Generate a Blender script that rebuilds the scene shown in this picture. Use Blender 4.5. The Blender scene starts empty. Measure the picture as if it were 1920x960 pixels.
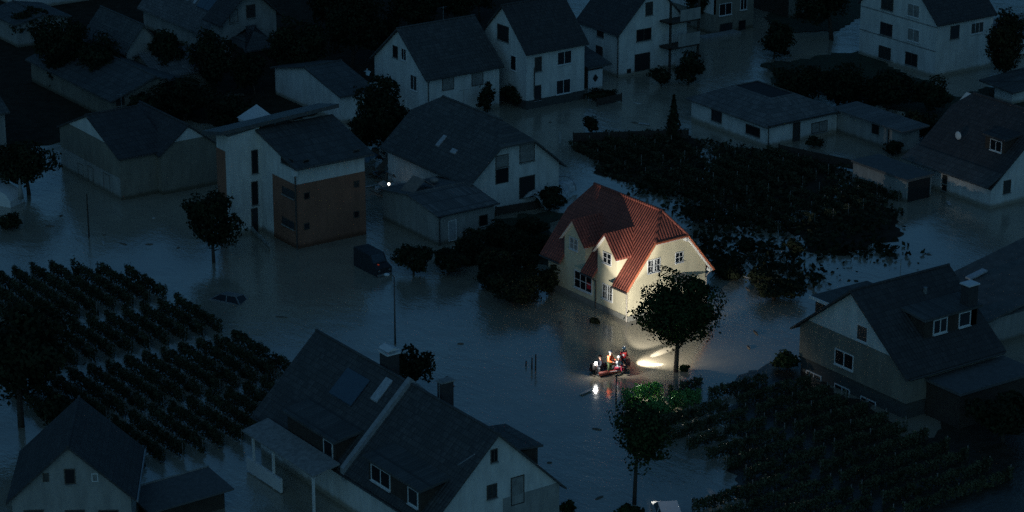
import bpy, math, random
import numpy as np
from mathutils import Vector, Matrix

# ------------------------------------------------------------------ scene, camera, sky, sun
sc = bpy.context.scene
C = sc.collection
H, FPX, PITCH, YAW = 72.0, 4900.0, math.radians(19.3), math.radians(35)
cam_d = bpy.data.cameras.new("camera"); cam = bpy.data.objects.new("camera", cam_d); C.objects.link(cam)
cam.location = (0, 0, H); cam.rotation_euler = (math.pi/2 - PITCH, 0, -YAW)
cam_d.sensor_width = 36; cam_d.lens = 36*FPX/1920; cam_d.clip_start = 1; cam_d.clip_end = 6000
sc.camera = cam
SUN_EL, SUN_AZ = math.radians(36), math.radians(222)
w = bpy.data.worlds.new("World"); sc.world = w; w.use_nodes = True
nt = w.node_tree; bg = nt.nodes["Background"]
sky = nt.nodes.new("ShaderNodeTexSky"); sky.sky_type = 'NISHITA'; sky.sun_disc = False
sky.sun_elevation = SUN_EL; sky.sun_rotation = SUN_AZ
sky.dust_density = 0.6; sky.air_density = 1.0; sky.ozone_density = 2.0
tint = nt.nodes.new("ShaderNodeMix"); tint.data_type = 'RGBA'; tint.blend_type = 'MULTIPLY'
tint.inputs[0].default_value = 1.0; tint.inputs[7].default_value = (0.54, 1.12, 1.38, 1)
nt.links.new(sky.outputs[0], tint.inputs[6]); nt.links.new(tint.outputs[2], bg.inputs[0])
bg.inputs[1].default_value = 0.028
sun_d = bpy.data.lights.new("sun", 'SUN'); sun = bpy.data.objects.new("sun", sun_d); C.objects.link(sun)
sun_d.energy = 0.022; sun_d.angle = math.radians(30); sun_d.color = (0.42, 0.80, 1.0)
# sky sun_rotation is measured clockwise from +Y
sdir = Vector((math.sin(SUN_AZ)*math.cos(SUN_EL), math.cos(SUN_AZ)*math.cos(SUN_EL), math.sin(SUN_EL)))
sun.rotation_euler = sdir.to_track_quat('Z', 'Y').to_euler()
sc.view_settings.view_transform = 'Standard'; sc.view_settings.look = 'None'
sc.view_settings.exposure = 0; sc.view_settings.gamma = 1
sc.cycles.max_bounces = 5; sc.cycles.sample_clamp_indirect = 0.7; sc.cycles.use_denoising = False
rnd = random.Random(7)
rng = np.random.default_rng(11)

# ------------------------------------------------------------------ survey helpers (world = street grid, metres, z = 0 flood level)
_ca, _sa = math.cos(YAW), math.sin(YAW)
def P(px, py, z=0.0):
    x = (px-960)/FPX; y = -(py-480)/FPX; c, s = math.cos(PITCH), math.sin(PITCH)
    d = (x, c+y*s, -s+y*c); t = (H-z)/(-d[2]); X, Y = d[0]*t, d[1]*t
    return Vector((X*_ca+Y*_sa, -X*_sa+Y*_ca, z))
def Q(p):
    X, Y = p[0]*_ca-p[1]*_sa, p[0]*_sa+p[1]*_ca; c, s = math.cos(PITCH), math.sin(PITCH); dz = p[2]-H
    f = Y*c-dz*s; u = Y*s+dz*c
    return 960+FPX*X/f, 480-FPX*u/f
def z_for(p, py):
    lo, hi = -10, 60
    for _ in range(40):
        m = (lo+hi)/2
        if Q((p[0], p[1], m))[1] > py: lo = m
        else: hi = m
    return lo
def ppm(p):
    Y = p[0]*_sa+p[1]*_ca
    return FPX/(Y*math.cos(PITCH)-(p[2]-H)*math.sin(PITCH))

# ------------------------------------------------------------------ materials
MATS = {}
def newmat(name):
    m = bpy.data.materials.new(name); m.use_nodes = True
    return m, m.node_tree, m.node_tree.nodes["Principled BSDF"]
def _mix(nt, a, b, fac, blend='MIX'):
    n = nt.nodes.new("ShaderNodeMix"); n.data_type = 'RGBA'; n.blend_type = blend
    for i, v in ((0, fac), (6, a), (7, b)):
        if hasattr(v, 'is_linked'): nt.links.new(v, n.inputs[i])
        else: n.inputs[i].default_value = v if i == 0 else (*v, 1)
    return n.outputs[2]
def _noise(nt, vec, scale, detail=4, rough=0.6):
    n = nt.nodes.new("ShaderNodeTexNoise"); n.inputs['Scale'].default_value = scale
    n.inputs['Detail'].default_value = detail; n.inputs['Roughness'].default_value = rough
    if vec is not None: nt.links.new(vec, n.inputs['Vector'])
    return n.outputs['Fac']
def _ramp(nt, fac, p0, p1, c0=(0, 0, 0), c1=(1, 1, 1)):
    n = nt.nodes.new("ShaderNodeValToRGB"); e = n.color_ramp.elements
    e[0].position, e[1].position = p0, p1; e[0].color = (*c0, 1); e[1].color = (*c1, 1)
    nt.links.new(fac, n.inputs[0]); return n.outputs[0]
def _math(nt, op, a, b=None):
    n = nt.nodes.new("ShaderNodeMath"); n.operation = op
    for i, v in enumerate((a, b)):
        if v is None: continue
        if hasattr(v, 'is_linked'): nt.links.new(v, n.inputs[i])
        else: n.inputs[i].default_value = v
    return n.outputs[0]
def _obj(nt):
    return nt.nodes.new("ShaderNodeTexCoord").outputs['Object']
def _bump(nt, h, b, dist=0.03, strength=1.0):
    n = nt.nodes.new("ShaderNodeBump"); n.inputs['Distance'].default_value = dist; n.inputs['Strength'].default_value = strength
    nt.links.new(h, n.inputs['Height']); nt.links.new(n.outputs[0], b.inputs['Normal'])
def plaster(name, col, dirt=0.45, rough=0.9):
    if name in MATS: return MATS[name]
    m, nt, b = newmat(name); v = _obj(nt)
    mp = nt.nodes.new("ShaderNodeMapping"); mp.inputs['Scale'].default_value = (1, 1, 0.25); nt.links.new(v, mp.inputs[0])
    n1 = _noise(nt, mp.outputs[0], 1.3, 6, 0.7); n2 = _noise(nt, v, 0.35, 3)
    c = _mix(nt, tuple(x*(1-dirt) for x in col), col, _ramp(nt, n1, 0.3, 0.62))
    c = _mix(nt, c, tuple(x*0.75 for x in col), _ramp(nt, n2, 0.5, 0.8))
    # flood silt line on the lowest part of the wall
    sx = nt.nodes.new("ShaderNodeSeparateXYZ"); nt.links.new(v, sx.inputs[0])
    zz = _math(nt, 'ADD', sx.outputs[2], _math(nt, 'MULTIPLY', n1, 0.5))
    c = _mix(nt, (col[0]*.45, col[1]*.40, col[2]*.33), c, _ramp(nt, zz, 0.45, 0.75))
    nt.links.new(c, b.inputs['Base Color']); b.inputs['Roughness'].default_value = rough
    _bump(nt, _noise(nt, v, 14, 3), b, 0.01)
    MATS[name] = m; return m
def tiles(name, col, axis='y', pc=0.30, pr=0.26, rough=0.75, var=0.45, dist=0.05):
    key = name+axis
    if key in MATS: return MATS[key]
    m, nt, b = newmat(key); v = _obj(nt)
    sx = nt.nodes.new("ShaderNodeSeparateXYZ"); nt.links.new(v, sx.inputs[0])
    a = sx.outputs[0 if axis == 'x' else 1]; z = sx.outputs[2]
    fa = _math(nt, 'FRACT', _math(nt, 'MULTIPLY', a, 1/pc)); fz = _math(nt, 'FRACT', _math(nt, 'MULTIPLY', z, 1/pr))
    arch = _math(nt, 'SINE', _math(nt, 'MULTIPLY', fa, math.pi))
    hgt = _math(nt, 'ADD', _math(nt, 'MULTIPLY', arch, 0.8), _math(nt, 'MULTIPLY', _math(nt, 'SUBTRACT', 1.0, fz), 0.9))
    cb = nt.nodes.new("ShaderNodeCombineXYZ")
    nt.links.new(_math(nt, 'FLOOR', _math(nt, 'MULTIPLY', a, 1/pc)), cb.inputs[0]); nt.links.new(_math(nt, 'FLOOR', _math(nt, 'MULTIPLY', z, 1/pr)), cb.inputs[1])
    wn = nt.nodes.new("ShaderNodeTexWhiteNoise"); nt.links.new(cb.outputs[0], wn.inputs['Vector'])
    big = _noise(nt, v, 0.5, 5, 0.7)
    c = _mix(nt, col, tuple(x*(1-var) for x in col), wn.outputs['Value'])
    c = _mix(nt, c, tuple(x*(1-var) for x in col), _ramp(nt, big, 0.4, 0.75))
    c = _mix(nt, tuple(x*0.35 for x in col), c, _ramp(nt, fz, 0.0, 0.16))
    nt.links.new(c, b.inputs['Base Color']); b.inputs['Roughness'].default_value = rough
    _bump(nt, hgt, b, dist)
    MATS[key] = m; return m
def plain(name, col, rough=0.6, metal=0.0, ns=3.0, var=0.3, bump=0.0, emit=None, es=1.0, spec=None):
    if name in MATS: return MATS[name]
    m, nt, b = newmat(name); v = _obj(nt)
    n = _noise(nt, v, ns, 5, 0.65)
    nt.links.new(_mix(nt, tuple(x*(1-var) for x in col), col, _ramp(nt, n, 0.35, 0.65)), b.inputs['Base Color'])
    b.inputs['Roughness'].default_value = rough; b.inputs['Metallic'].default_value = metal
    if spec is not None: b.inputs['Specular IOR Level'].default_value = spec
    if bump: _bump(nt, _noise(nt, v, ns*3, 4), b, bump)
    if emit: b.inputs['Emission Color'].default_value = (*emit, 1); b.inputs['Emission Strength'].default_value = es
    MATS[name] = m; return m
def planks(name, col, axis=2, pitch=0.14):
    if name in MATS: return MATS[name]
    m, nt, b = newmat(name); v = _obj(nt); sx = nt.nodes.new("ShaderNodeSeparateXYZ"); nt.links.new(v, sx.inputs[0])
    f = _math(nt, 'FRACT', _math(nt, 'MULTIPLY', sx.outputs[axis], 1/pitch))
    c = _mix(nt, tuple(x*.5 for x in col), col, _ramp(nt, f, 0.0, 0.12))
    c = _mix(nt, c, tuple(x*.6 for x in col), _ramp(nt, _noise(nt, v, 2.0, 5), 0.4, 0.7))
    nt.links.new(c, b.inputs['Base Color']); b.inputs['Roughness'].default_value = 0.8
    _bump(nt, f, b, 0.01); MATS[name] = m; return m
def leafmat(name, c0, c1):
    if name in MATS: return MATS[name]
    m, nt, b = newmat(name)
    g = nt.nodes.new("ShaderNodeNewGeometry"); v = _obj(nt)
    c = _mix(nt, c0, c1, g.outputs['Random Per Island'])
    c = _mix(nt, c, tuple(x*0.5 for x in c0), _ramp(nt, _noise(nt, v, 0.9, 3), 0.45, 0.7))
    nt.links.new(c, b.inputs['Base Color']); b.inputs['Roughness'].default_value = 0.8; b.inputs['Specular IOR Level'].default_value = 0.15
    MATS[name] = m; return m
WHITE = plaster('white_render', (0.60, 0.61, 0.59), 0.30)
GREYW = plaster('grey_render', (0.30, 0.30, 0.285), 0.35)  # grey toned down to put the dim frame corners into the colour
BEIGE = plaster('beige_render', (0.21, 0.195, 0.16), 0.35)  # beige darkened too, its tone carrying the falloff towards the frame edges
OCHRE = plaster('ochre_render', (0.25, 0.115, 0.072), 0.25)
CREAM = plaster('cream_render', (0.60, 0.54, 0.38), 0.20)
PLINTH = plain('plinth_render', (0.20, 0.20, 0.18), 0.9)
CONC = plain('weathered_concrete', (0.28, 0.28, 0.27), 0.9, var=0.4)
DARKW = planks('dark_stained_timber', (0.055, 0.04, 0.03))
WFRAME = plain('white_frame_paint', (0.62, 0.63, 0.63), 0.4, var=0.1)
DFRAME = plain('brown_frame_paint', (0.09, 0.07, 0.055), 0.5)
BLACKW = plain('dark_interior', (0.012, 0.012, 0.013), 0.7)
GLASS = plain('window_glass', (0.010, 0.013, 0.016), 0.28, var=0.2, spec=0.25)
SHUT = planks('roller_shutter_slats', (0.26, 0.26, 0.25), 2, 0.09)
METAL = plain('zinc_sheet', (0.30, 0.31, 0.32), 0.45, 0.6)
COPPER = plain('dark_gutter_metal', (0.09, 0.08, 0.075), 0.4, 0.5)
BRICK = plain('dark_chimney_cladding', (0.05, 0.045, 0.045), 0.8)
BARK = plain('tree_bark', (0.06, 0.045, 0.035), 0.9, ns=8, bump=0.03)
SLATE = dict(name='slate_tiles', col=(0.085, 0.082, 0.080))
SLATE2 = dict(name='anthracite_tiles', col=(0.062, 0.056, 0.055))
PALET = dict(name='grey_concrete_tiles', col=(0.16, 0.155, 0.15))
MIDT = dict(name='weathered_grey_tiles', col=(0.095, 0.095, 0.092))
REDT = dict(name='red_clay_tiles', col=(0.31, 0.080, 0.052), pc=0.27, pr=0.24, var=0.3, dist=0.07)
LEAF = leafmat('broad_leaves', (0.022, 0.034, 0.012), (0.040, 0.062, 0.020))
LEAFD = leafmat('dark_leaves', (0.016, 0.020, 0.010), (0.028, 0.036, 0.016))
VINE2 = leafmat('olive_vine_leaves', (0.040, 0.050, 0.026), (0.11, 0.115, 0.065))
LEAF_LIT = leafmat('lamplit_vine_leaves', (0.07, 0.17, 0.05), (0.16, 0.34, 0.11))  # brighter green puts the boat lamp's light into the leaf colour
VINE = leafmat('vine_leaves', (0.030, 0.038, 0.020), (0.075, 0.080, 0.045))

# ------------------------------------------------------------------ mesh helpers
class MB:
    def __init__(s): s.v = []; s.f = []
    def poly(s, pts, dn):
        """closed prism: a 3-D polygon and its copy shifted by dn"""
        n = len(pts); o = len(s.v); pts = [Vector(p) for p in pts]; dn = Vector(dn)
        s.v += [tuple(p) for p in pts] + [tuple(p+dn) for p in pts]
        nrm = Vector((0, 0, 0))
        for i in range(n):
            a, b = pts[i], pts[(i+1) % n]; nrm += a.cross(b)
        fl = nrm.dot(dn) > 0
        top = list(range(n)); bot = list(range(n, 2*n))[::-1]
        if fl: top = top[::-1]; bot = bot[::-1]
        s.f += [[o+i for i in top], [o+i for i in bot]]
        for i in range(n):
            j = (i+1) % n; q = [i, n+i, n+j, j]
            if fl: q = q[::-1]
            s.f.append([o+k for k in q])
        return s
    def box(s, x0, x1, y0, y1, z0, z1):
        return s.poly([(x0, y0, z1), (x1, y0, z1), (x1, y1, z1), (x0, y1, z1)], (0, 0, z0-z1))
    def tube(s, pts, r, n=8, cap=True):
        pts = [Vector(p) for p in pts]; rs = r if isinstance(r, (list, tuple)) else [r]*len(pts)
        o = len(s.v); t0 = None
        for i, p in enumerate(pts):
            t = (pts[min(i+1, len(pts)-1)]-pts[max(i-1, 0)]).normalized()
            if t0 is None:
                a = Vector((0, 0, 1)) if abs(t.z) < .9 else Vector((1, 0, 0)); x = t.cross(a).normalized()
            else: x = (x - t*x.dot(t)).normalized()
            t0 = t; y = t.cross(x)
            for k in range(n):
                an = 2*math.pi*k/n; q = p+(x*math.cos(an)+y*math.sin(an))*rs[i]; s.v.append(tuple(q))
        for i in range(len(pts)-1):
            for k in range(n):
                a = o+i*n+k; b = o+i*n+(k+1) % n; s.f.append([a, b, b+n, a+n])
        if cap:
            s.f.append([o+k for k in range(n)][::-1]); s.f.append([o+(len(pts)-1)*n+k for k in range(n)])
        return s
    def ball(s, c, r, n=10, m=7, sx=1, sy=1, sz=1, z0=-1.0):
        o = len(s.v)
        for i in range(m+1):
            th = math.pi*i/m; zz = max(math.cos(th), z0)
            for k in range(n):
                an = 2*math.pi*k/n
                s.v.append((c[0]+r*sx*math.sin(th)*math.cos(an), c[1]+r*sy*math.sin(th)*math.sin(an), c[2]+r*sz*zz))
        for i in range(m):
            for k in range(n):
                a = o+i*n+k; b = o+i*n+(k+1) % n; s.f.append([a, a+n, b+n, b])
        return s
    def build(s, name, mat, parent=None, smooth=False, loc=None, rz=0):
        me = bpy.data.meshes.new(name); me.from_pydata(s.v, [], s.f)
        if mat: me.materials.append(mat)
        me.validate(); me.update()
        if smooth: me.shade_smooth()
        ob = bpy.data.objects.new(name, me); C.objects.link(ob)
        if parent: ob.parent = parent
        if loc is not None: ob.location = loc
        if rz: ob.rotation_euler.z = rz
        return ob
def tag(o, label, cat, group=None, kind=None):
    if label: o['label'] = label
    if cat: o['category'] = cat
    if group: o['group'] = group
    if kind: o['kind'] = kind
    return o
def empty(name, loc, rz=0, label=None, cat=None, group=None):
    o = bpy.data.objects.new(name, None); C.objects.link(o); o.location = loc; o.rotation_euler = (0, 0, rz)
    o.empty_display_size = 0.5
    return tag(o, label, cat, group)
def struct(o): o['kind'] = 'structure'; return o
def copy_tree(o, parent=None):
    c = o.copy(); C.objects.link(c); c.parent = parent
    for ch in [x for x in C.objects if x.parent == o]: copy_tree(ch, c)
    return c

# ------------------------------------------------------------------ setting
def ground_sheet(name, pts, z, mat):
    me = bpy.data.meshes.new(name); me.from_pydata([(x, y, z) for x, y in pts], [], [list(range(len(pts)))])
    me.materials.append(mat); me.update()
    o = bpy.data.objects.new(name, me); C.objects.link(o); return struct(o)
m, nt, b = newmat('muddy_flood_water'); v = _obj(nt)
n_big = _noise(nt, v, 0.05, 4); n_silt = _noise(nt, v, 0.35, 5, 0.7)
c = _mix(nt, (0.22, 0.195, 0.15), (0.30, 0.265, 0.20), _ramp(nt, n_big, 0.35, 0.65))
c = _mix(nt, c, (0.20, 0.175, 0.135), _ramp(nt, n_silt, 0.5, 0.75))
nt.links.new(c, b.inputs['Base Color']); b.inputs['Roughness'].default_value = 0.13; b.inputs['IOR'].default_value = 2.05
mpw = nt.nodes.new("ShaderNodeMapping"); mpw.inputs['Scale'].default_value = (1.0, 0.45, 1); mpw.inputs['Rotation'].default_value = (0, 0, math.radians(20)); nt.links.new(v, mpw.inputs[0]); vw = mpw.outputs[0]
rip = _math(nt, 'ADD', _math(nt, 'MULTIPLY', _noise(nt, vw, 1.1, 3, 0.6), 1.0), _math(nt, 'MULTIPLY', _noise(nt, vw, 4.5, 3, 0.6), 0.45))
calm = _ramp(nt, _noise(nt, v, 0.09, 3, 0.6), 0.38, 0.62, (0.30,)*3, (1,)*3)
# the lee of the cream house lies calmer
ctr = P(1190, 690); vd = nt.nodes.new("ShaderNodeVectorMath"); vd.operation = 'DISTANCE'; nt.links.new(v, vd.inputs[0]); vd.inputs[1].default_value = (ctr.x, ctr.y, 0)
calm = _math(nt, 'MULTIPLY', calm, _ramp(nt, _math(nt, 'MULTIPLY', vd.outputs['Value'], 0.05), 0.25, 0.7, (0.25,)*3, (1,)*3))
_bump(nt, _math(nt, 'MULTIPLY', rip, calm), b, 0.062)
WATER = m
ground_sheet('water', [(-2500, -600), (3500, -600), (3500, 3500), (-2500, 3500)], 0, WATER)
GRASS = plain('dark_wet_grass', (0.030, 0.042, 0.018), 0.9, ns=1.5, var=0.5, bump=0.05)
MUD = plain('wet_mud', (0.045, 0.036, 0.025), 0.95, ns=0.8, var=0.5, bump=0.05, spec=.1)
# wooded valley side added out of view, to darken the water's mirror image
def unseen_hills():
    mb = MB(); n = 60; r0, r1 = 520, 900
    rows = []
    for i in range(n+1):
        a = math.radians(-75+150*i/n) + YAW*-1 + math.pi/2
        h = 95+35*math.sin(i*0.33)+18*math.sin(i*0.9+1)
        base = Vector((math.cos(a)*r0, math.sin(a)*r0, -1)); mid = Vector((math.cos(a)*(r0+140), math.sin(a)*(r0+140), h*0.75))
        top = Vector((math.cos(a)*r1, math.sin(a)*r1, h*1.15)); back = Vector((math.cos(a)*(r1+400), math.sin(a)*(r1+400), -1))
        rows.append((base, mid, top, back))
    for r in rows: mb.v += [tuple(p) for p in r]
    for i in range(n):
        for k in range(3):
            a = i*4+k; mb.f.append([a, a+1, a+5, a+4])
    o = mb.build('unseen_hills', plain('wooded_hillside', (0.03, 0.04, 0.02), 0.9, ns=0.02, var=0.5), smooth=True); return struct(o)
unseen_hills()

# ------------------------------------------------------------------ buildings
GLASSES = [GLASS, GLASS, plain('curtained_glass', (0.05, 0.052, 0.05), 0.3, var=.5, ns=6), plain('dull_glass', (0.022, 0.026, 0.03), 0.2, var=.3)]
pr_ = random.Random(3)
class House:
    def __init__(s, name, label, cat, corner, z=0.0, xr=None, xl=None, W=None, D=None, yaw=0.0, group=None):
        p = P(*corner, z); s.o = Vector((p.x, p.y, 0)); s.yaw = math.radians(yaw)
        s.R = Matrix.Rotation(s.yaw, 3, 'Z')
        s.W = W or s.solve('R', xr, z); s.D = D or s.solve('L', xl, z)
        s.root = empty(name, s.o, s.yaw, label, cat, group)
    ALL = []
    def wp(s, x, y, z): return s.o + s.R @ Vector((x, y, z))
    def solve(s, face, px, z, off=0.0):
        """distance along a face where it crosses the picture column px"""
        lo, hi = -30, 60
        for _ in range(50):
            m_ = (lo+hi)/2
            q = Q(s.wp(m_, off, z))[0] if face == 'R' else Q(s.wp(off, m_, z))[0]
            if face == 'R': (lo, hi) = (m_, hi) if q < px else (lo, m_)
            else: (lo, hi) = (m_, hi) if q > px else (lo, m_)
        return lo
    def z(s, py, x=0.0, y=0.0): return z_for(s.wp(x, y, 0), py)
    def fbox(s, mb, face, a0, a1, z0, z1, d0, d1, off=0.0):
        if face == 'R': mb.box(a0, a1, off-d1, off-d0, z0, z1)
        else: mb.box(off-d1, off-d0, a0, a1, z0, z1)
        return mb
    def part(s, name, mb, mat, parent=None, smooth=False): return mb.build(name, mat, parent or s.root, smooth)
    def walls(s, eave, ridge=None, axis='t', zh=None, mat=None, base=-0.5, name='wall'):
        W, D = s.W, s.D; mb = MB()
        if ridge is None or zh == 'flat':
            mb.box(0, W, 0, D, base, eave)
        else:
            L = W if axis == 't' else D; top = ridge if zh is None else zh
            t = (top-eave)/(ridge-eave) if ridge > eave else 1
            a = L/2*t
            prof = [(0, base), (0, eave)] + ([(L/2, ridge)] if t >= .999 else [(a, top), (L-a, top)]) + [(L, eave), (L, base)]
            if t <= 0.001: prof = [(0, base), (0, eave), (L, eave), (L, base)]
            if axis == 't': mb.poly([(a, 0, z_) for a, z_ in prof], (0, D, 0))
            else: mb.poly([(0, a, z_) for a, z_ in prof], (W, 0, 0))
        s.eave, s.ridge, s.axis = eave, ridge, axis; House.ALL.append(s)
        return s.part(name, mb, mat or WHITE)
    def roof(s, eave, ridge, axis, tile, zh=None, oh=0.45, ov=0.35, th=0.16, kh=1.0, zhb=None, name='roof', over=None):
        """pitched roof slabs; zh = height where a hip cuts the gable (None: plain gable, eave: full hip)"""
        W, D = s.W, s.D; L = W if axis == 't' else D; M = D if axis == 't' else W
        k = (ridge-eave)/(L/2); zl = eave-k*oh; mb = MB()
        h0 = ridge if zh is None else zh; h1 = ridge if (zhb is None and zh is None) else (zh if zhb is None else zhb)
        def ym(h, near):
            d = (ridge-h)/kh; return (-ov+d) if near else (M+ov-d)
        def xa(h): return (h-eave)/k
        y0, y1 = ym(h0, True), ym(h1, False)
        G = (lambda a, b_, z_: (a, b_, z_+th+0.004)) if axis == 't' else (lambda a, b_, z_: (b_, a, z_+th+0.004))
        left = [G(-oh, -ov, zl)] + ([G(xa(h0), -ov, h0)] if h0 < ridge else []) + [G(L/2, y0, ridge), G(L/2, y1, ridge)] + \
               ([G(xa(h1), M+ov, h1)] if h1 < ridge else []) + [G(-oh, M+ov, zl)]
        mir = [G(L-(a[0] if axis == 't' else a[1]), (a[1] if axis == 't' else a[0]), a[2]-th-0.004) for a in left]
        mb.poly(left, (0, 0, -th)); mb.poly(mir, (0, 0, -th))
        if h0 < ridge: mb.poly([G(xa(h0), -ov, h0), G(L-xa(h0), -ov, h0), G(L/2, y0, ridge)], (0, 0, -th))
        if h1 < ridge: mb.poly([G(xa(h1), M+ov, h1), G(L-xa(h1), M+ov, h1), G(L/2, y1, ridge)], (0, 0, -th))
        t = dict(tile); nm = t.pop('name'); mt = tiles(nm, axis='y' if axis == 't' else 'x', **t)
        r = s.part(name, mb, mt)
        # ridge tiles
        a, b_ = Vector(G(L/2, y0, ridge)), Vector(G(L/2, y1, ridge))
        s.part('ridge_cap', MB().tube([a-(b_-a).normalized()*.02, b_], 0.10, 8), mt, r)
        return r
    def gutter(s, eave, ridge, axis, side=0, oh=0.45, ov=0.3, pipe=True, mat=None):
        L = s.W if axis == 't' else s.D; M = s.D if axis == 't' else s.W; k = (ridge-eave)/(L/2); z_ = eave-k*oh+0.05
        a = -oh-0.07 if side == 0 else L+oh+0.07
        pts = [(a, -ov, z_), (a, M+ov, z_)] if axis == 't' else [(-ov, a, z_), (M+ov, a, z_)]
        g = s.part('gutter', MB().tube(pts, 0.08, 6), mat or COPPER)
        if pipe:
            q = [(a, 0.12, z_), (-0.08, 0.12, z_-0.35), (-0.08, 0.12, -0.4)] if axis == 't' else [(0.15, a, z_), (0.15, -0.08, z_-0.35), (0.15, -0.08, -0.4)]
            s.part('downpipe', MB().tube(q, 0.05, 6), mat or COPPER)
    def span(s, face, cx, cy, wpx, hpx, off=0.0):
        # height first: iterate wall point under the picture point
        a, z_ = 0, 2
        for _ in range(12):
            a = s.solve(face, cx, z_, off)
            q = s.wp(a, off, 0) if face == 'R' else s.wp(off, a, 0); z_ = z_for(q, cy)
        a0 = s.solve(face, cx-wpx/2, z_, off); a1 = s.solve(face, cx+wpx/2, z_, off)
        if a0 > a1: a0, a1 = a1, a0
        hh = hpx/(ppm(s.wp(0, 0, z_))*math.cos(PITCH))
        return a0, a1, z_-hh/2, z_+hh/2
    def win(s, face, cx, cy, wpx, hpx, cols=1, rows=1, frame=None, off=0.0, sill=True, pane=None, fw=0.06, name='window', parent=None, shut=False, mid=None):
        a0, a1, z0, z1 = s.span(face, cx, cy, wpx, hpx, off)
        return s.win_at(face, a0, a1, z0, z1, cols, rows, frame, off, sill, pane, fw, name, parent, shut, mid)
    def win_at(s, face, a0, a1, z0, z1, cols=1, rows=1, frame=None, off=0.0, sill=True, pane=None, fw=0.06, name='window', parent=None, shut=False, mid=None):
        mb = MB(); frame = frame or WFRAME; d = 0.05
        for q in ((a0-fw, a0, z0-fw, z1+fw), (a1, a1+fw, z0-fw, z1+fw), (a0, a1, z1, z1+fw), (a0, a1, z0-fw, z0)): s.fbox(mb, face, *q, 0.0, d, off)
        for i in range(1, cols):
            x = a0+(a1-a0)*i/cols; t = (mid or fw)/2 if i*2 == cols else fw*0.38
            s.fbox(mb, face, x-t, x+t, z0, z1, 0.002, d-0.006, off)
        for j in range(1, rows):
            zz = z0+(z1-z0)*j/rows; s.fbox(mb, face, a0, a1, zz-fw*.33, zz+fw*.33, 0.002, d-0.010, off)
        f = s.part(name, mb, frame, parent)
        s.part('shutter' if shut else 'pane', s.fbox(MB(), face, a0, a1, z0, z1, 0.0, 0.03, off), SHUT if shut else (pane or pr_.choice(GLASSES)), f)
        if sill: s.part('sill', s.fbox(MB(), face, a0-0.1, a1+0.1, z0-fw-0.06, z0-fw-0.003, 0.0, 0.14, off), CONC if frame is not WFRAME else WFRAME, f)
        return f
    def chimney(s, x, y, z0, z1, w_=0.7, l_=0.5, mat=None, cap=None, capmat=None):
        c_ = s.part('chimney', MB().box(x-w_/2, x+w_/2, y-l_/2, y+l_/2, z0, z1), mat or BRICK)
        s.part('chimney_cap', MB().box(x-w_/2-.08, x+w_/2+.08, y-l_/2-.08, y+l_/2+.08, z1+.003, z1+.1), capmat or CONC, c_); return c_
    def boxdormer(s, face, a0, a1, zb, zt, depth_front, back, wallmat, tile, oh=0.25, slope=0.12):
        """flat-topped dormer on the slope above a face: front at local offset depth_front, roof runs back"""
        mb = MB(); f0 = depth_front
        if face == 'R': mb.box(a0, a1, f0, back, zb, zt)
        else: mb.box(f0, back, a0, a1, zb, zt)
        d = s.part('dormer', mb, wallmat)
        g = 0.18; zr = zt+g+(back-f0)*slope
        if face == 'R': pts = [(a0-oh, f0-oh, zt+g), (a1+oh, f0-oh, zt+g), (a1+oh, back, zr), (a0-oh, back, zr)]
        else: pts = [(f0-oh, a0-oh, zt+g), (f0-oh, a1+oh, zt+g), (back, a1+oh, zr), (back, a0-oh, zr)]
        t = dict(tile); nm = t.pop('name')
        s.part('dormer_roof', MB().poly(pts, (0, 0, -g+.004)), tiles(nm, axis='x' if face == 'R' else 'y', **t), d)
        return d

# --- the lit cream house
h = House('cream_house', 'cream house with red tiled half hipped roof lit by the rescue searchlight', 'house', (1177, 603), 0, xr=1321, xl=1028, yaw=1.5)
LIT = h
ze = h.z(531); apx = h.z(395, h.W/2, 1.0); zr = apx-0.1
zh = h.span('R', 1262, 452, 4, 4)[2]+.3
h.walls(ze, zr, 't', zh, CREAM)
kk = (zr-ze)/(h.W/2)
mb = MB()
# roof slabs cut round the two wall dormers on the street side
th = 0.18; oh, ov, kh = 0.5, 0.45, 1.5; zl = ze-kk*oh; xa = (zh-ze)/kk
yA = -ov+(zr-zh)/kh; yB = h.D+ov-(zr-zh)/kh
d2 = (h.solve('L', 1157, ze), h.solve('L', 1121, ze)); d1 = (h.solve('L', 1098, ze), h.solve('L', 1059, ze))
(lambda *a: None)('LIT W %.1f D %.1f ze %.2f zr %.2f zh %.2f d1 %s d2 %s' % (h.W, h.D, ze, zr, zh, d1, d2))
T = lambda x, y, z_: (x, y, z_+th+.004)
mb.poly([T(0, -ov, ze), T(xa, -ov, zh), T(h.W/2, yA, zr), T(h.W/2, yB, zr), T(xa, h.D+ov, zh), T(0, h.D+ov, ze)], (0, 0, -th))
for y0, y1 in ((-ov, d2[0]), (d2[1], d1[0]), (d1[1], h.D+ov)):
    mb.poly([T(-oh, y0, zl), T(0, y0, ze), T(0, y1, ze), T(-oh, y1, zl)], (0, 0, -th))
mb.poly([T(h.W+oh, -ov, zl), T(h.W-xa, -ov, zh), T(h.W/2, yA, zr), T(h.W/2, yB, zr), T(h.W-xa, h.D+ov, zh), T(h.W+oh, h.D+ov, zl)], (0, 0, -th))
mb.poly([T(xa, h.D+ov, zh), T(h.W-xa, h.D+ov, zh), T(h.W/2, yB, zr)], (0, 0, -th))
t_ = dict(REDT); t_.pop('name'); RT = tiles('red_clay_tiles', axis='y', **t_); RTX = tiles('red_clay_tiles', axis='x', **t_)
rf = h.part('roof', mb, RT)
h.part('hip_slope', MB().poly([T(xa, -ov, zh), T(h.W-xa, -ov, zh), T(h.W/2, yA, zr)], (0, 0, -th)), RTX, rf)
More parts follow.
